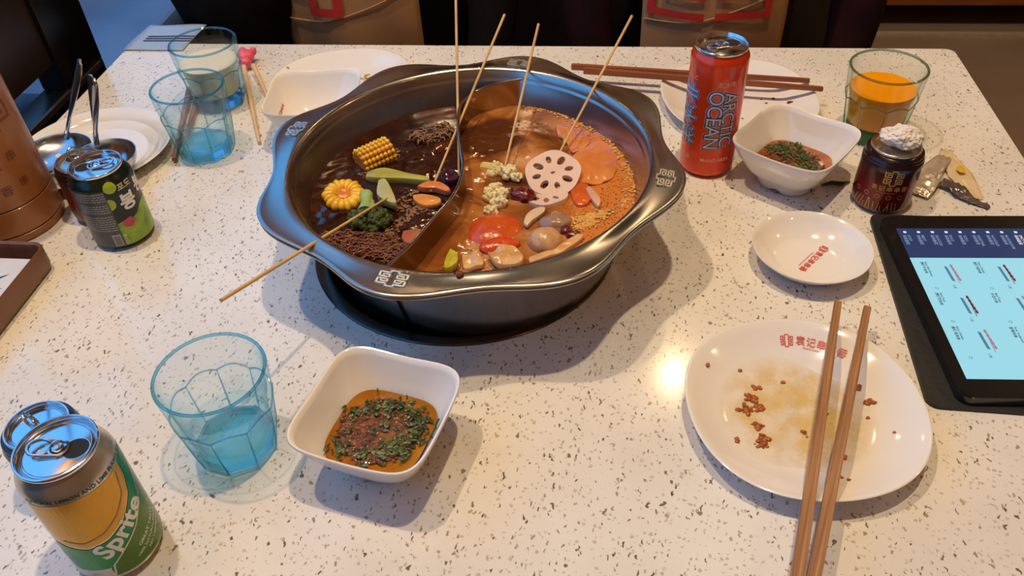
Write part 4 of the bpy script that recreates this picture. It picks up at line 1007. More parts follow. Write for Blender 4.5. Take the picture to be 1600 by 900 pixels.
paint('green_print', poly2d([(-.036,.034),(-.018,.036),(.000,.046),(.018,.060),(.033,.080),(.040,.097),(.046,.097),(.047,.060),(.046,.02),(.020,.012),(-.004,.012),(-.010,.024),(-.020,.024),(-.034,.024)]), f2, M_GRN, t, cut=.003)
band = [(-.036,.034),(-.028,.036),(-.018,.0385),(-.004,.0465),(.010,.056),(.021,.069),(.027,.082),(.028,.0955),(.034,.0955),(.030,.072),(.020,.058),(.0,.042),(-.02,.032),(-.036,.030)]
paint('green_band', poly2d([(-.040,.052),(-.030,.048),(-.018,.045),(-.004,.048),(.010,.056),(.022,.069),(.027,.082),(.028,.0955),(.046,.0955),(.046,.05),(.0,.02),(-.036,.020),(-.040,.036)]), wrap(c, rb, .00030), M_GRN, t, cut=.003)
paint('olive_print', poly2d([(-.012,.010),(-.013,.018),(-.004,.030),(.012,.043),(.028,.060),(.038,.082),(.050,.095),(.050,.0095),(.0,.0095)]), wrap(c, rb, .00040), M_DGRN, t, cut=.003)
paint('white_arc', line2d([(-.012,.012),(-.010,.022),(.0,.032),(.014,.043),(.028,.058),(.038,.080),(.040,.092)], .0012), f3, M_SILV, t, cut=.003)
paint('grey_arc', line2d([(-.030,.056),(-.018,.052),(-.004,.056),(.008,.064),(.018,.075),(.022,.092)], .0014), f3, mat('grey_print', srgb(176,150,104), .3, .3), t, cut=.003)
paint('logo_lettering', xf(text2d('Sprite', .0205, .0006, shear=.15), math.radians(33), 1, .0045, .0475, sx=.95), f3, mat('silver_print', srgb(222,222,214), .25, .3), t, cut=.003)
paint('small_lettering', join(xf(text2d('GREAT TASTE', .0042, .00006), math.radians(24), 1, .021, .030), xf(text2d('100% NATURAL FLAVORS', .0034, .00004), math.radians(24), 1, .0225, .0245), xf(text2d('NO CAFFEINE', .0034, .00004), math.radians(24), 1, .0240, .0195)), f3, M_WPRINT, t, cut=.003)
paint('neck_lettering', text2d('NATURAL LEMON AND LIME FLAVOURS', .0042, .00008), wrap(c, rb, .0003, 0, .0985, rn), mat('dark_green_print', srgb(34,70,40), .3), t, cut=.003)
# -- short brown can behind it
M_MAROON = None
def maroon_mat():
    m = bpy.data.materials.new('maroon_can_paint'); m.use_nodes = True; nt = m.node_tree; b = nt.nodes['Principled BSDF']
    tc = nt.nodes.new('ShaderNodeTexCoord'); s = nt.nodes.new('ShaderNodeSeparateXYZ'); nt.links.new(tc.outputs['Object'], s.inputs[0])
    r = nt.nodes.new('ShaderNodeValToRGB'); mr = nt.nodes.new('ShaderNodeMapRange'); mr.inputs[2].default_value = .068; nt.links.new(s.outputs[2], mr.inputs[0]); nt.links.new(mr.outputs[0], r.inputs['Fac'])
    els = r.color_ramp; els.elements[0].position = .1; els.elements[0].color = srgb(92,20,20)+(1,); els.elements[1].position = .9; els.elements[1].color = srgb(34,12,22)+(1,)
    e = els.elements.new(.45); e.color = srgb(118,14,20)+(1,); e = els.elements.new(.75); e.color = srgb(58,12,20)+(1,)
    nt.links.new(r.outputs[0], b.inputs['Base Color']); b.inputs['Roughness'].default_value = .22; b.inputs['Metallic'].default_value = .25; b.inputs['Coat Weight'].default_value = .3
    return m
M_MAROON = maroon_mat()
def maroon_prints(t, c, rb, a_off=0):
    paint('gold_emblem', xf(emblem(1, .07), 0, .0165, .007, .0465, sx=1.0), wrap(c, rb, .0003, a_off), M_GOLD, t, cut=.003)
    paint('gold_lettering', join(xf(text2d('袁记串串香', .0062, .00005, spacing=1.3), 0, 1, .006, .0335), rect2d(-.006,.012,.0290,.0294)), wrap(c, rb, .0003, a_off), M_GOLD, t, cut=.003)
    arts = []
    rnd = random.Random(5)
    for i in range(16):
        x = -.026 + i*.0036; hgt = rnd.uniform(.005,.012)
        arts.append(line2d([(x,.008),(x+rnd.uniform(-.002,.003),.008+hgt)], .0007)); 
        if i % 3 == 0: arts.append(ring2d(x+.001, .024, .0022, .0005, 14))
    paint('gold_ornament', join(*arts), wrap(c, rb, .0003, a_off), M_GOLD, t, cut=.003)
cb = px(56, 663, .0675); c = (cb.x, cb.y, 0)
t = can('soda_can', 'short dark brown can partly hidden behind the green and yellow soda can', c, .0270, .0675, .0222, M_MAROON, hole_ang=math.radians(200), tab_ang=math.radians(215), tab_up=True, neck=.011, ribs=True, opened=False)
# -- small dark red can near the tablet, crumpled tissue in its top
c = (.2888,.7241,0); M_LIDW = steel_mat('warm_can_lid', (.72,.62,.5), .25, .05)
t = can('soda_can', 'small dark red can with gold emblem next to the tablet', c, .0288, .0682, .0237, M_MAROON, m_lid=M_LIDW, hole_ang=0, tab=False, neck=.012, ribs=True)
maroon_prints(t, c, .0288)
bm = bmesh.new(); ts = px(1410, 214, .075)
r = bmesh.ops.create_icosphere(bm, subdivisions=5, radius=1)
for v in r['verts']:
    n_ = v.co.copy(); k = 1 + .40*mnoise.noise(n_*1.6+Vector((5,2,1))) + .26*abs(mnoise.noise(n_*3.7)) - .22*abs(mnoise.noise(n_*6.5+Vector((3,1,9))))
    v.co = Vector((n_.x*.0195, n_.y*.0135, n_.z*.0095))*k
tag(finish(bm, 'crumpled_tissue', mat('white_tissue', srgb(232,222,212), .8, var=.04, sss=.1), loc=(ts.x-.002, ts.y-.002, .0765), rot=(0,.12,.1), ang=28), 'crumpled white tissue stuffed on top of the small dark red can', 'tissue')
# -- green grape can
c = (-.4892,.6324,0); rb = .0300; h = .0872; rl = .0253
M_GDARK = mat('dark_green_can_paint', srgb(22,34,26), .25, .2, var=.1)
t = can('soda_can', 'dark green grape drink can with grapes and white lettering', c, rb, h, rl, M_GDARK, hole_ang=math.radians(195), tab_ang=math.radians(20), neck=.014)
ff = lambda l: wrap(c, rb, l)
rn2 = lambda z: rb if z < h-.014 else rb-(rb-rl*.955)*min(1, (z-(h-.014))/.011)**1.35
M_LIME = ramp_mat('grape_print', [(.3, srgb(96,140,26)), (.6, srgb(142,178,44)), (.8, srgb(176,200,70))], 70, .25, distort=.5)
M_GREYP = mat('grey_text_panel', srgb(74,76,74), .3, .2, var=.1)
paint('grey_panel', rect2d(-.045,-.0035,.006,.072), ff(.0002), M_GREYP, t, cut=.003)
paint('grape_print', poly2d([(-.0035,.0065),(-.0035,.033),(.004,.035),(.012,.033),(.019,.036),(.026,.042),(.034,.044),(.047,.044),(.047,.0065)]), ff(.0002), M_LIME, t, cut=.003)
M_GRAPE = mat('single_grape_print', srgb(166,186,34), .25, var=.15, scale=90)
paint('grape_round', ell2d(.003,.0735,.0062,.0060), wrap(c, rb, .0003, 0, 0, rn2), M_GRAPE, t, cut=.003)
paint('grape_round', poly2d([(-.0035,.0625),(-.0035,.0495)] + [(-.0035+.0062*math.sin(PI*i/12), .056-.0065*math.cos(PI*i/12)) for i in range(13)]), ff(.0003), M_GRAPE, t, cut=.003)
paint('white_lettering', join(xf(text2d('봉', .0195, .0007), 0, 1, .0150, .0520), xf(text2d('봉', .0195, .0007), 0, 1, .0365, .0600)), ff(.0004), M_WPRINT, t, cut=.003)
paint('brand_lettering', xf(text2d('포도', .0085, .0003), 0, 1, .0170, .0700), wrap(c, rb, .0004, 0, 0, rn2), mat('gold_white', srgb(206,190,150), .3), t, cut=.003)
paint('pink_badge', poly2d([(.0075+.0062*math.cos(a)*(1+.08*math.cos(5*a)), .031+.0055*math.sin(a)*(1+.08*math.cos(5*a))) for a in [2*PI*i/30 for i in range(30)]]), ff(.0004), mat('pink_print', srgb(196,62,84), .3, var=.15), t, cut=.003)
arts = []
rnd = random.Random(3)
for j in range(17):
    z = .070 - j*.0027
    if j in (4, 9): continue
    x = -.036
    while x < -.0055:
        wd = rnd.uniform(.0012,.004); arts.append(rect2d(x, min(x+wd,-.0048), z-.0006, z+.0006)); x += wd+.0007
paint('fine_print', join(*arts), ff(.0003), mat('light_grey_print', srgb(150,150,144), .3), t)
paint('barcode_panel', rect2d(-.0135,-.0055,.0075,.021), ff(.0003), mat('barcode_ground', srgb(190,184,174), .3), t, cut=.003)
paint('barcode', join(*[rect2d(-.0128,-.0062,.0084+k*.00095,.0084+k*.00095+(.00055 if k%3 else .0003)) for k in range(12)]), ff(.0004), M_BLACK, t, cut=.003)
paint('recycling_mark', join(ring2d(-.0015,.0105,.0016,.0004,12), rect2d(-.003,-.0005,.014,.0146), rect2d(-.003,-.001,.0158,.0163), xf(text2d('AL', .0028, .0001), 0, 1, -.0015,.0185)), ff(.0004), M_WPRINT, t, cut=.003)
# -- dark can behind the grape can
cd_ = px(121, 249, .0675)
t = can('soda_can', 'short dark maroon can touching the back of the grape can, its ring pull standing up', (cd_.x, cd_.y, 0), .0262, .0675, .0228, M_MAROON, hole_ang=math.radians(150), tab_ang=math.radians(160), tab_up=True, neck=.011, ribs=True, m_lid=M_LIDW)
# -- tall orange can
c = (.1166,.7834,0); rb = .0290; h = .1438; rl = .0265
M_ORG = mat('orange_can_paint', srgb(222,62,20), .24, .25, var=.04, coat=.3)
t = can('soda_can', 'tall slim orange soda can with blue outlined lettering behind the pot', c, rb, h, rl, M_ORG, hole_ang=math.radians(30), neck=.012)
M_BLUEP = mat('blue_print', srgb(22,30,112), .3, var=.05); M_LBLUE = mat('light_blue_print', srgb(150,190,232), .3, var=.05)
M_GREYW = mat('grey_white_print', srgb(206,202,206), .3, var=.04); M_MID = mat('silver_blue_print', srgb(204,198,200), .3, var=.04)
r90 = -PI/2
def lay(txt, size, u, v, a_off=0, cols=(M_GREYW, M_BLUEP, M_MID), offs=(.0018,.0013,.0), spacing=.98, sx=1):
    for k, (m_, of) in enumerate(zip(cols, offs)):
        paint('logo_lettering', xf(text2d(txt, size, of, spacing=spacing), r90, 1, u, v, sx=sx), wrap(c, rb, .0002+k*.00015, a_off), m_, t, cut=.003)
lay('ARCTIC', .0195, .0165, .0725, sx=.92)
lay('OCEAN', .0215, .0015, .0720, sx=.92)
lay('北冰洋', .0240, -.0300, .0740, cols=(M_GREYW, M_BLUEP, M_LBLUE), offs=(.0014,.0010,.0001))
paint('small_lettering', join(xf(text2d('北冰洋', .0062, .0001), 0, 1, .0110, .1125), xf(text2d('MANDARIN', .0058, .0001), 0, 1, .0090, .0245), xf(text2d('汽水', .0062, .0001), 0, 1, -.0240, .0240), xf(text2d('C', .006, .0001), 0, 1, -.022, .1150)), wrap(c, rb, .0003), mat('pale_orange_print', srgb(236,176,150), .3), t, cut=.003)

# ------------------------------------------------------------------ ladles on the round plate
M_BSTEEL = steel_mat('polished_ladle_steel', (.58,.59,.60), .22, .05)
def ladle(name, label, bc, R, dep, hb, htop, slots=False, wide=.009, lift=.016, cutring=0):
    bc = Vector(bc); t = thing(name, label, 'ladle', (bc.x, bc.y, bc.z))
    bm = bmesh.new(); n = 56; rings = []
    for k in range(11):
        a = PI/2*k/10; rings.append((R*math.sin(a), -dep*math.cos(a)))
    prof = rings + [(R+.0010, .0002)] + [((R+.0006)*math.sin(PI/2*k/10), -(dep+.0008)*math.cos(PI/2*k/10)) for k in range(10, -1, -1)]
    lathe(bm, prof, n)
    finish(bm, 'bowl', M_BSTEEL, t)
    if slots:
        M_H = mat('white_hole', srgb(220,210,200), .4, var=.02)
        for k in range(7):
            a = 2*PI*k/6; q = .45 if k < 6 else 0
            x, y = R*q*math.cos(a), R*q*math.sin(a); z = -dep*math.sqrt(max(0,1-q*q))+.0006
            paint('drain_hole', ell2d(x, y, .0036, .0036, 18), lambda u, v, q=q: Vector((u, v, -dep*math.sqrt(max(0, 1-(u*u+v*v)/(R*R)))+.0004)), M_H, t)
    # handle
    B = Vector(hb)-bc; T = Vector(htop)-bc; ax = (T-B).normalized(); n0 = (Vector((-.62,-.42,.66))*.62 - CF*.78); nrm = (n0-ax*n0.dot(ax)).normalized(); side = ax.cross(nrm).normalized()
    bm = bmesh.new(); rows = []
    N = 20
    for k in range(N+1):
        s = k/N; p = B + (T-B)*s; wd = wide*(.42 + .58*min(1, max(0, (s-.25)/.45))**1.0)
        if s > .93: wd *= math.sqrt(max(.05, 1-((s-.93)/.075)**2))
        rows.append([bm.verts.new(p + side*wd*x_ + nrm*y_) for x_, y_ in ((-1,0),(-.85,.0011),(0,.0016),(.85,.0011),(1,0),(.85,-.0011),(0,-.0006),(-.85,-.0011))])
    for a, b in zip(rows, rows[1:]):
        for k in range(8): bm.faces.new((a[k], a[(k+1)%8], b[(k+1)%8], b[k]))
    bm.faces.new(rows[0]); bm.faces.new(list(reversed(rows[-1])))
    tube(bm, [B + Vector((0,0,-.003)), B + ax*.01], .003, 8)
    finish(bm, 'handle', M_BSTEEL, t, ang=50)
    p = B + (T-B)*.93
    paint('hanging_hole', ell2d(0, 0, .0030, .0045, 16), lambda u, v: p + side*u + ax*v + nrm*.0018, M_DARKHOLE, t)
    return t
s1 = px(83, 236, .030)
ladle('slotted_ladle', 'steel slotted ladle on the round plate beside the bamboo holder', (s1.x, s1.y, .029), .040, .018, px(103, 212, .030), px(126, 97, .150), slots=True, wide=.0100)
s2 = px(151, 247, .040)
ladle('soup_ladle', 'steel soup ladle on the round plate behind the grape can', (s2.x, s2.y+.012, .036), .034, .026, px(150, 222, .036), px(145, 120, .120), wide=.0115)

# ------------------------------------------------------------------ bamboo holder and tray at the left edge
cbx = Vector((-.6257, .6512, 0))
M_BH = ramp_mat('varnished_bamboo', [(.25, srgb(134,78,38)), (.5, srgb(160,100,54)), (.75, srgb(178,116,66))], 18, .35, stretch=(1,1,.12), coat=.15)
t = thing('bamboo_holder', 'tall round bamboo skewer holder with engraved emblem at the left edge', 'holder', cbx)
bm = bmesh.new(); rb = .0522; H = .205
lathe(bm, [(0,0),(rb-.002,0),(rb,.0015),(rb,.0085),(rb-.0009,.0092),(rb-.0009,.0100),(rb,.0107),(rb,.0385),(rb-.0009,.0392),(rb-.0009,.0400),(rb,.0407),(rb,H-.002),(rb-.002,H),(rb-.006,H),(rb-.007,H-.002),(rb-.007,.012),(0,.012)], 96)
finish(bm, 'bamboo_body', M_BH, t, ang=40)
M_ENG = mat('burnt_engraving', srgb(122,70,34), .5, var=.15)
for z in (.0096,.0396):
    bm = bmesh.new(); lathe(bm, [(rb-.0008,z-.0005),(rb-.0004,z),(rb-.0008,z+.0005)], 72); finish(bm, 'groove_line', mat('dark_groove', srgb(70,28,12), .6), t)
ctr = (cbx.x, cbx.y)
paint('engraved_emblem', xf(emblem(1, .06), 0, .052, .020, .146), wrap(ctr, rb, .0002), M_ENG, t, cut=.004)
paint('engraved_lettering', join(*[xf(text2d(ch, .012, .0001), 0, 1, x, z) for ch, x, z in (('袁',-.012,.092),('记',.007,.088),('串',.026,.092),('香',.007,.060))], xf(text2d('串', .011, .0001), 0, 1, .026,.062)), wrap(ctr, rb, .0002), M_ENG, t, cut=.004)
for k in range(5):
    pass
tr = thing('wooden_tray', 'brown wooden tray with a printed card at the left edge', 'tray', (-.60, .50, 0))
M_TRAY = ramp_mat('brown_tray_wood', [(.3, srgb(112,74,52)), (.7, srgb(136,92,66))], 12, .4, stretch=(6,1,1))
def tray():
    bm = bmesh.new(); o_ = rrect(-.068,.062,-.115,.082,.012,5); i_ = rrect(-.0645,.0585,-.1115,.0785,.009,5); n = len(o_)
    rows = [[bm.verts.new((x*.985, y*.985, .003)) for x, y in o_], [bm.verts.new((x, y, .008)) for x, y in o_], [bm.verts.new((x, y, .0265)) for x, y in o_], [bm.verts.new((x, y, .0285)) for x, y in rrect(-.0668,.0608,-.1138,.0808,.011,5)],
            [bm.verts.new((x, y, .0265)) for x, y in i_], [bm.verts.new((x, y, .008)) for x, y in i_]]
    for a, b in zip(rows, rows[1:]):
        for i in range(n): bm.faces.new((a[i], a[(i+1)%n], b[(i+1)%n], b[i]))
    bm.faces.new(rows[-1]); bm.faces.new(list(reversed(rows[0])))
    return bm
finish(tray(), 'tray_body', M_TRAY, tr, ang=40)
bm = bmesh.new()
for y in (-.09, .058): box(bm, -.062, .056, y-.012, y+.012, 0, .004, .001)
finish(bm, 'feet', M_TRAY, tr)
cardo = thing('printed_card', 'white card with blue and yellow drawing inside the brown tray', 'card', (-.60, .50, .0085))
bm = bmesh.new(); box(bm, -.060,.054,-.10,.066,.0,.0105,.0008); finish(bm, 'card', mat('white_card', srgb(214,220,236), .4, var=.03), cardo)
rnd = random.Random(21); arts = []; 
for k in range(12):
    x, y = rnd.uniform(-.005,.042), rnd.uniform(-.03,.050); a = rnd.uniform(.3,1.1); L = rnd.uniform(.006,.02); w_ = rnd.uniform(.001,.0042)
    arts.append(poly2d([(x-L*math.cos(a), y-L*math.sin(a)), (x+w_*math.sin(a), y-w_*math.cos(a)), (x+L*math.cos(a), y+L*math.sin(a)), (x-w_*math.sin(a), y+w_*math.cos(a))]))
paint('blue_drawing', join(*arts), lambda u, v: Vector((u, v, .0108)), mat('navy_print', srgb(30,40,130), .4), cardo)
paint('yellow_drawing', join(ell2d(.008,.012,.010,.008,20), ell2d(-.02,.0,.006,.009,16)), lambda u, v: Vector((u, v, .0107)), mat('pale_yellow_print', srgb(206,200,110), .4), cardo)
paint('light_blue_drawing', join(*[xf(a, 0, .8, .004, -.02) for a in arts[:6]]), lambda u, v: Vector((u, v, .0109)), mat('sky_print', srgb(120,160,220), .4), cardo)

# paper sheet over the far left corner
ps = thing('paper_sheet', 'pale blue paper sheet with dark stripes over the far left corner', 'paper', (-.64, 1.05, .001))
bm = bmesh.new(); rows = []
for j in range(13):
    y = -.005 + .090*j/12; row = []
    for i in range(9):
        x = -.046 + .090*i/8; z = .0004 + (.0 if y < .02 else -(y-.02)*.05) + .0015*math.sin(x*60)*max(0, (y-.01)/.1)
        row.append(bm.verts.new((x, y, z)))
    rows.append(row)
for a, b in zip(rows, rows[1:]):
    for i in range(8): bm.faces.new((a[i], a[i+1], b[i+1], b[i]))
sh = finish(bm, 'sheet', mat('pale_blue_paper', srgb(160,180,214), .5, var=.03), ps); so = sh.modifiers.new('t', 'SOLIDIFY'); so.thickness = .0006
paint('stripes', join(*[rect2d(-.028,.044,.022+k*.008,.0255+k*.008) for k in range(3)]), lambda u, v: Vector((u, v, .0018-(max(0, v-.02))*.05+.0015*math.sin(u*60)*max(0, (v-.01)/.1))), mat('dark_stripe', srgb(52,52,74), .5), ps, cut=.01)

# foil packet to the right of the small dark red can
def strip(name, label, cat, pts, m, wid, seed, amp=.004, zf=None, ns=26):
    C_ = catmull([Vector(px(u, v, z_)) for u, v, z_ in pts], 7); bm = bmesh.new(); rows = []
    for i, p in enumerate(C_):
        t_ = (C_[min(i+1,len(C_)-1)]-C_[max(i-1,0)]); t_.z = 0; t_.normalize(); s_ = Vector((-t_.y, t_.x, 0)); k = i/(len(C_)-1)
        w_ = wid[0]+(wid[1]-wid[0])*k if len(wid) == 2 else (wid[0]+(wid[1]-wid[0])*k*2 if k < .5 else wid[1]+(wid[2]-wid[1])*(k*2-1))
        row = []
        for j in range(9):
            x = (j/4-1)*w_; q = p + s_*x; q.z = max(.0006, p.z + amp*abs(mnoise.noise(Vector((q.x*90, q.y*90, seed)))) + amp*.7*mnoise.noise(Vector((q.x*240, q.y*240, seed))))
            row.append(bm.verts.new(q))
        rows.append(row)
    for a, b in zip(rows, rows[1:]):
        for j in range(8): bm.faces.new((a[j], a[j+1], b[j+1], b[j]))
    c0 = C_[len(C_)//2].copy(); c0.z = 0
    for v in bm.verts: v.co -= c0
    o = finish(bm, name, m, loc=c0, ang=25); s = o.modifiers.new('t', 'SOLIDIFY'); s.thickness = .0004; s.offset = 1
    return tag(o, label, cat)
strip('foil_wrapper', 'torn silver foil wrapper lying right of the small dark red can', 'wrapper', [(1478,245,.004),(1455,268,.006),(1440,290,.006),(1430,304,.002)], mat('wrinkled_foil', srgb(206,190,170), .3, .55, var=.1, bump=.4, bscale=90), (.006,.014,.013), 3)
strip('plastic_wrapper', 'dark crumpled plastic strip beside the silver foil wrapper', 'wrapper', [(1470,285,.004),(1490,292,.005),(1510,308,.003),(1546,326,.001)], mat('grey_plastic', srgb(96,84,80), .2, .2, var=.3, bump=.4, bscale=90), (.006,.009,.002), 7, amp=.003)
strip('film_wrapper', 'clear plastic film with a yellow spot behind the foil wrapper', 'wrapper', [(1476,236,.002),(1492,262,.002),(1512,290,.002),(1530,312,.001)], mat('clear_film', srgb(214,190,150), .2, .0, var=.06), (.006,.013,.004), 9, amp=.003)
q = px(1502, 265, .006)
bm = bmesh.new(); blob(bm, (0,0,0), (.0045,.006,.0012), amp=.3); tag(finish(bm, 'food_crumb', mat('mustard_yellow', srgb(222,170,30), .3), loc=q), 'small yellow crumb on the clear plastic film', 'food')
q = px(1308, 288, .002); bm = bmesh.new(); tube(bm, [(-.016,-.002,0),(-.006,.0015,.001),(.004,.0,.001),(.014,.005,0)], [.0012,.0022,.0024,.001], 8)
tag(finish(bm, 'seaweed_strip', mat('dark_seaweed', srgb(30,26,24), .25, var=.3, coat=.4), loc=q, ang=180), 'dark strip of food on the table beside the bowl near the orange can', 'food')

# ------------------------------------------------------------------ tablet
tbx = thing('tablet', 'black tablet showing a food menu, lying at the right edge on its case', 'tablet', (.28, .45, .0))
# corners measured on the table; slight lean of the long edge
ex = Vector((1, .045, 0)).normalized(); O = px(1503, 622, .013); T = px(1374, 338, .013); ey = (T-O); LH = ey.length; ey.normalize(); ex = Vector((ey.y, -ey.x, 0))
def tf(u, v, z=0): return O + ex*u + ey*v + Vector((0,0,z)) - Vector((.28,.45,0))
def tslab(name, outline, z0, z1, m, bev=.001):
    bm = bmesh.new(); slab(bm, outline, z0, z1)
    if bev: bmesh.ops.bevel(bm, geom=[e for e in bm.edges if abs(e.verts[0].co.z-e.verts[1].co.z) < 1e-6], offset=bev, segments=2, affect='EDGES')
    for v in bm.verts: v.co = tf(v.co.x, v.co.y, v.co.z-.013)
    return finish(bm, name, m, tbx, ang=40)
WD = .172
tslab('tablet_body', rrect(0, WD, 0, LH, .010, 6), .0045, .0135, mat('black_bezel', (.012,.010,.009), .18, var=.1), .0012)
CO = px(1449, 636, .002); CT = px(1357, 336, .002); cey = (CT-CO); CLH = cey.length; cey.normalize(); cex = Vector((cey.y, -cey.x, 0))
csr = thing('tablet_case', 'black folio case under the menu tablet', 'case', (.28, .45, 0))
bm = bmesh.new(); slab(bm, rrect(0, WD+.03, 0, CLH, .010, 6), 0, .0040)
for v in bm.verts: v.co = Vector((CO.x, CO.y, 0)) + cex*v.co.x + cey*v.co.y + Vector((0,0,v.co.z)) - Vector((.28,.45,0))
finish(bm, 'cover', mat('case_leather', (.012,.011,.011), .55, var=.15, bump=.2), csr, ang=40)
# screen art: screen lies between (u0,u1) across and (v0,v1) along
u0, v0 = .010, .0195; u1 = WD-.012; v1 = LH-.0200; vb = v1-.044
def emat(name, col, st):
    m = bpy.data.materials.new(name); m.use_nodes = True; b = m.node_tree.nodes['Principled BSDF']; b.inputs['Base Color'].default_value = (.01,.01,.01,1)
    b.inputs['Emission Color'].default_value = col+(1,); b.inputs['Emission Strength'].default_value = st; b.inputs['Roughness'].default_value = .12; return m
sc_ = tslab('screen', [(u0,v0),(u1,v0),(u1,vb),(u0,vb)], .0135, .01365, emat('screen_sky_blue', srgb(160,222,236), .95), 0)
tslab('category_bar', [(u0,vb),(u1,vb),(u1,v1),(u0,v1)], .0135, .01365, emat('screen_navy', srgb(46,62,104), .85), 0)
E_TXT = emat('screen_text', srgb(34,60,74), .8); E_LT = emat('screen_light_text', srgb(150,170,200), .8); E_WH = emat('screen_white', srgb(230,235,240), .95)
def tpaint(nm, art, m, z=.0139, parent=None): return paint(nm, art, lambda u, v: tf(u, v, z-.013), m, tbx)
rnd = random.Random(8); arts = []; icons = []; bold = []
names = ['SOUP', 'MEAT', 'SEAFOOD', 'BALLS', 'TOFU', 'VEGETABLE', 'NOODLES', 'MUSHROOM', 'SPICY MEAT', 'DRINKS', 'DESSERT', 'SNACKS']
for k, nm in enumerate(names):
    u = u0+.0065+k*.0128
    if u > u1-.004: break
    a_ = join(xf(text2d(nm[:8], .0036, .00004, align='LEFT'), r90, 1, u+.002, v1-.0105), xf(text2d('串串香菜', .0036, .00004, align='LEFT'), r90, 1, u-.0022, v1-.0105))
    if k == 8: bold.append(a_)
    else: arts.append(a_)
    icons.append(ell2d(u, v1-.006, .0016, .0016, 14) if k % 2 else rect2d(u-.0014, u+.0014, v1-.0074, v1-.0046))
tpaint('category_text', join(*arts), E_LT); tpaint('category_icons', join(*icons), E_WH); tpaint('selected_category', join(*bold), E_WH)
dish_names = [('Spicy Beef Skewer', '麻辣牛肉串', '1.30'), ('Spicy Chicken', '香辣鸡肉串', '1.30'), ('Pork Tenderloin', '里脊肉串', '1.30'), ('Spicy Pork', '麻辣猪肉串', '1.30'), ('Beef Tripe', '牛百叶串', '1.50')]
arts = []; pics = []; backings = []; pinks = []; dots = []
k = 0
for j in range(5):
    for i in range(5):
        u = u0+.012+i*.047; v = vb-.006-j*.042 - (i%2)*.0
        if u > u1-.004 or v < v0+.03: continue
        en, cn, pr = dish_names[k % 5]
        arts.append(xf(text2d(en, .0028, .00005, align='LEFT'), r90, 1, u, v)); arts.append(xf(text2d(cn, .0032, .00006, align='LEFT'), r90, 1, u-.0036, v))
        if u+.022 < u1-.002:
            backings.append(poly2d([(u+.0145,v-.006),(u+.0170,v-.007),(u+.0180,v-.027),(u+.0155,v-.026)]))
            z_ = [(u+.021, v-.006-q*.0045) for q in range(5)]
            (pics if (i+j) % 2 else pinks).append(join(*[ell2d(x+.0004*q, y, .0012, .0026, 12, .3) for q, (x, y) in enumerate(z_)], rect2d(u+.0206,u+.0212,v-.030,v-.006)))
            arts.append(xf(text2d(pr, .003, .00004, align='LEFT'), r90, 1, u+.015, v-.031))
        dots.append(ring2d(u-.001, v-.036, .0013, .0003, 14)); k += 1
tpaint('menu_text', join(*arts), E_TXT)['kind'] = 'stuff'; e1, e2, e3 = emat('photo_red', srgb(120,50,50), .8), emat('photo_pink', srgb(186,140,150), .8), emat('photo_blue', srgb(84,140,170), .8)
for a_ in pics: tpaint('menu_photo', a_, e1, .0140)['kind'] = 'stuff'
for a_ in pinks: tpaint('menu_photo', a_, e2, .0140)['kind'] = 'stuff'
for a_ in backings: tpaint('photo_backing', a_, e3, .01395)  # blue backing shape beside each menu picture
tpaint('menu_buttons', join(*dots), E_TXT)

# ------------------------------------------------------------------ two guests in tan aprons
def skin_body(name, verts, edges, radii, root, m, parent, sub=2):
    me = bpy.data.meshes.new(name); me.from_pydata(verts, edges, []); o = link(name, me, parent)
    o.modifiers.new('skin', 'SKIN'); me.materials.append(m)
    for i, r in enumerate(radii): me.skin_vertices[0].data[i].radius = r if isinstance(r, tuple) else (r, r)
    me.skin_vertices[0].data[root].use_root = True
    s = o.modifiers.new('sub', 'SUBSURF'); s.levels = sub; s.render_levels = sub
    dg = bpy.context.evaluated_depsgraph_get(); nm = bpy.data.meshes.new_from_object(o.evaluated_get(dg)); o.modifiers.clear(); o.data = nm
    nm.polygons.foreach_set('use_smooth', [True]*len(nm.polygons))
    if not nm.materials: nm.materials.append(m)
    return o
M_SKIN = mat('skin', srgb(206,150,120), .5, var=.04, sss=.1); M_HAIR = mat('black_hair', srgb(18,14,12), .4, var=.3, bump=.5)
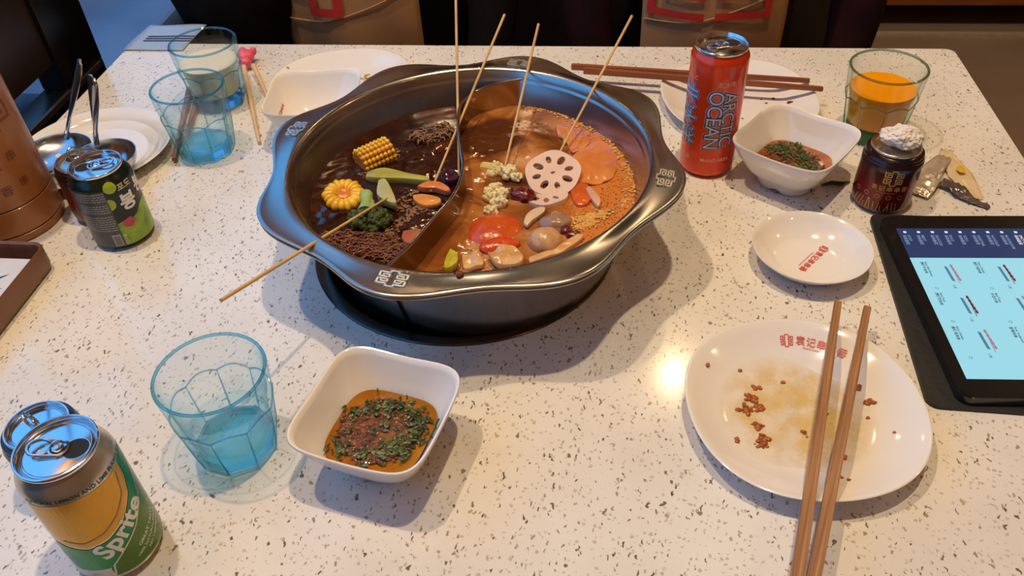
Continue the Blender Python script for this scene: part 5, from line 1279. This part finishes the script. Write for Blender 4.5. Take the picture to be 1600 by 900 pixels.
def guest(label, x, m_cloth, emb, ap_w, ap_x, print_x, print_z, jacket=None):
    t = thing('person', label, 'person', (x, 1.30, 0))
    V = [(0,.14,-.24),(0,.10,-.12),(0,.06,.03),(0,.05,.17),(0,.06,.29),(0,.05,.37),(0,.04,.42),(0,.03,.48),(0,.025,.55),(0,.03,.60)]
    R_ = [(.15,.12),(.15,.12),(.145,.12),(.155,.115),(.13,.09),(.05,.05),(.052,.052),(.078,.09),(.082,.098),(.06,.075)]
    E_ = [(i, i+1) for i in range(9)]
    def add(p, r, a): V.append(p); R_.append(r); E_.append((a, len(V)-1)); return len(V)-1
    for s in (-1, 1):
        a = add((s*.13,.06,.30), (.06,.06), 4); a = add((s*.18,.06,.26), (.058,.058), a); b = add((s*.205,.02,.13), (.050,.050), a); e = add((s*.210,-.02,.00), (.046,.046), b)
        f_ = add((s*.20,-.05,-.10), (.038,.038), e); add((s*.15,-.06,-.165), (.026,.026), f_)
        h_ = add((s*.09,.10,-.24), (.085,.08), 0); k = add((s*.12,-.10,-.25), (.075,.07), h_); kn = add((s*.13,-.30,-.26), (.06,.06), k)
        an = add((s*.13,-.32,-.48), (.05,.05), kn); ft = add((s*.13,-.32,-.67), (.038,.038), an); add((s*.14,-.42,-.715), (.036,.03), ft)
    body = skin_body('body', V, E_, R_, 0, m_cloth, t)
    # skin coloured head region and clothing split by material
    body.data.materials.append(M_SKIN)
    for p in body.data.polygons:
        c_ = p.center
        if c_.z > .365: p.material_index = 1
    bm = bmesh.new(); r = bmesh.ops.create_icosphere(bm, subdivisions=3, radius=1)
    for v in r['verts']:
        v.co = Vector((v.co.x*.088, v.co.y*.10+.045, v.co.z*.085+.575))
    bmesh.ops.delete(bm, geom=[v for v in bm.verts if v.co.z < .53 and v.co.y < .03], context='VERTS'); finish(bm, 'hair', M_HAIR, t, ang=180)
    bm = bmesh.new()
    for s in (-1, 1): blob(bm, (s*.030,-.058,.535), (.011,.008,.007), amp=0)
    finish(bm, 'eyes', mat('eye_dark', srgb(24,18,16), .2), t, ang=180)
    bm = bmesh.new(); blob(bm, (0,-.074,.512), (.011,.012,.016), amp=0); finish(bm, 'nose', M_SKIN, t, ang=180)
    bm = bmesh.new(); blob(bm, (0,-.062,.478), (.021,.008,.006), amp=0); finish(bm, 'mouth', mat('lips', srgb(168,90,80), .4), t, ang=180)
    for s in (-1, 1):
        bm = bmesh.new(); blob(bm, (s*.083,.03,.525), (.008,.016,.024), amp=0); finish(bm, 'ear', M_SKIN, t, ang=180)
        bm = bmesh.new(); blob(bm, (s*.135,-.085,-.172), (.030,.038,.014), amp=.05)
        for k, L in enumerate((.034,.040,.038,.030)):
            x0 = s*.135 + (k-1.5)*.014; tube(bm, [(x0,-.11,-.170),(x0*1.0,-.11-L*.5,-.168),(x0,-.11-L,-.176)], [.0085,.008,.0065], 8)
        tube(bm, [(s*.112,-.075,-.170),(s*.094,-.098,-.168),(s*.090,-.118,-.172)], [.010,.009,.0075], 8)
        finish(bm, 'hand', M_SKIN, t, ang=180)
    # apron: curved cloth over the front of the body
    def surf(u, v): # u across, v = height
        xx = ap_x + u; fold = .004*math.sin(u*55+v*20) ; k = 1-(u/(ap_w*1.35))**2
        return Vector((xx, -.085 - .055*max(0, k) + .05*max(0, v-.10) + fold*.6 + .10*max(0, -.02-v), v))
    bm = bmesh.new(); rows = []
    for j in range(27):
        v = -.12 + .46*j/26; wv = ap_w*(1 if v < .15 else 1-(v-.15)*2.0)
        rows.append([bm.verts.new(surf(-wv + 2*wv*i/26, v)) for i in range(27)])
    for a, b in zip(rows, rows[1:]):
        for i in range(26): bm.faces.new((a[i], a[i+1], b[i+1], b[i]))
    ap = finish(bm, 'apron', mat('tan_apron_cloth', srgb(176,128,82), .8, var=.05, bump=.15, bscale=600), t, ang=180); s = ap.modifiers.new('t', 'SOLIDIFY'); s.thickness = .002
    paint('apron_emblem', xf(emb, 0, 1, 0, 0), lambda u, v: surf(u+print_x, v+print_z)+Vector((0,-.0045,0)), mat('red_apron_print', srgb(196,44,36), .7), t, cut=.006)
    bm = bmesh.new(); tube(bm, [surf(-ap_w*.97+ap_w*1.94*k/16, -.012+.055*(k/16)**2)+Vector((0,-.0022,0)) for k in range(17)], .0012, 6)
    if jacket:
        bj = bmesh.new(); blob(bj, jacket[0], jacket[1], seed=4, amp=.12, sub=4); finish(bj, 'jacket', m_cloth, t, ang=180)
    finish(bm, 'apron_seam', MATS['tan_apron_cloth'], t)
    return t
M_BLK = mat('black_cloth', (.007,.006,.006), .9, var=.2, spec=.1); M_DRED = ramp_mat('dark_red_cloth', [(.35, srgb(14,8,10)), (.7, srgb(46,12,18))], 14, .9, spec=.15)
half_e = join(line2d([(-.5,.04),(-.5,.30),(-.40,.30),(-.40,.42),(-.16,.42),(-.16,.5),(-.05,.5),(-.05,.06)], .036), line2d([(-.5,.06),(-.18,.06),(-.18,.29),(-.30,.29),(-.30,.19)], .036))
sq_e = join(*[line2d([(x*a, y*b) for x, y in pl], .065) for a in (1, -1) for b in (1, -1) for pl in ([(-.5,.03),(-.5,.5),(-.08,.5)], [(-.37,.03),(-.37,.32),(-.08,.32),(-.08,.03)], [(-.24,.05),(-.24,.18),(-.17,.18)])])
guest('person in black sleeves and a tan apron seated behind the milk glass and pot', -.385, M_BLK, xf(half_e, 0, .36, sy=-1), .106, .0, .008, .188, jacket=((-.185,-.095,.06), (.105,.075,.19)))
guest('person in dark red clothes and a tan apron seated behind the orange can', .178, M_DRED, xf(sq_e, 0, .165), .104, -.019, -.010, .086)
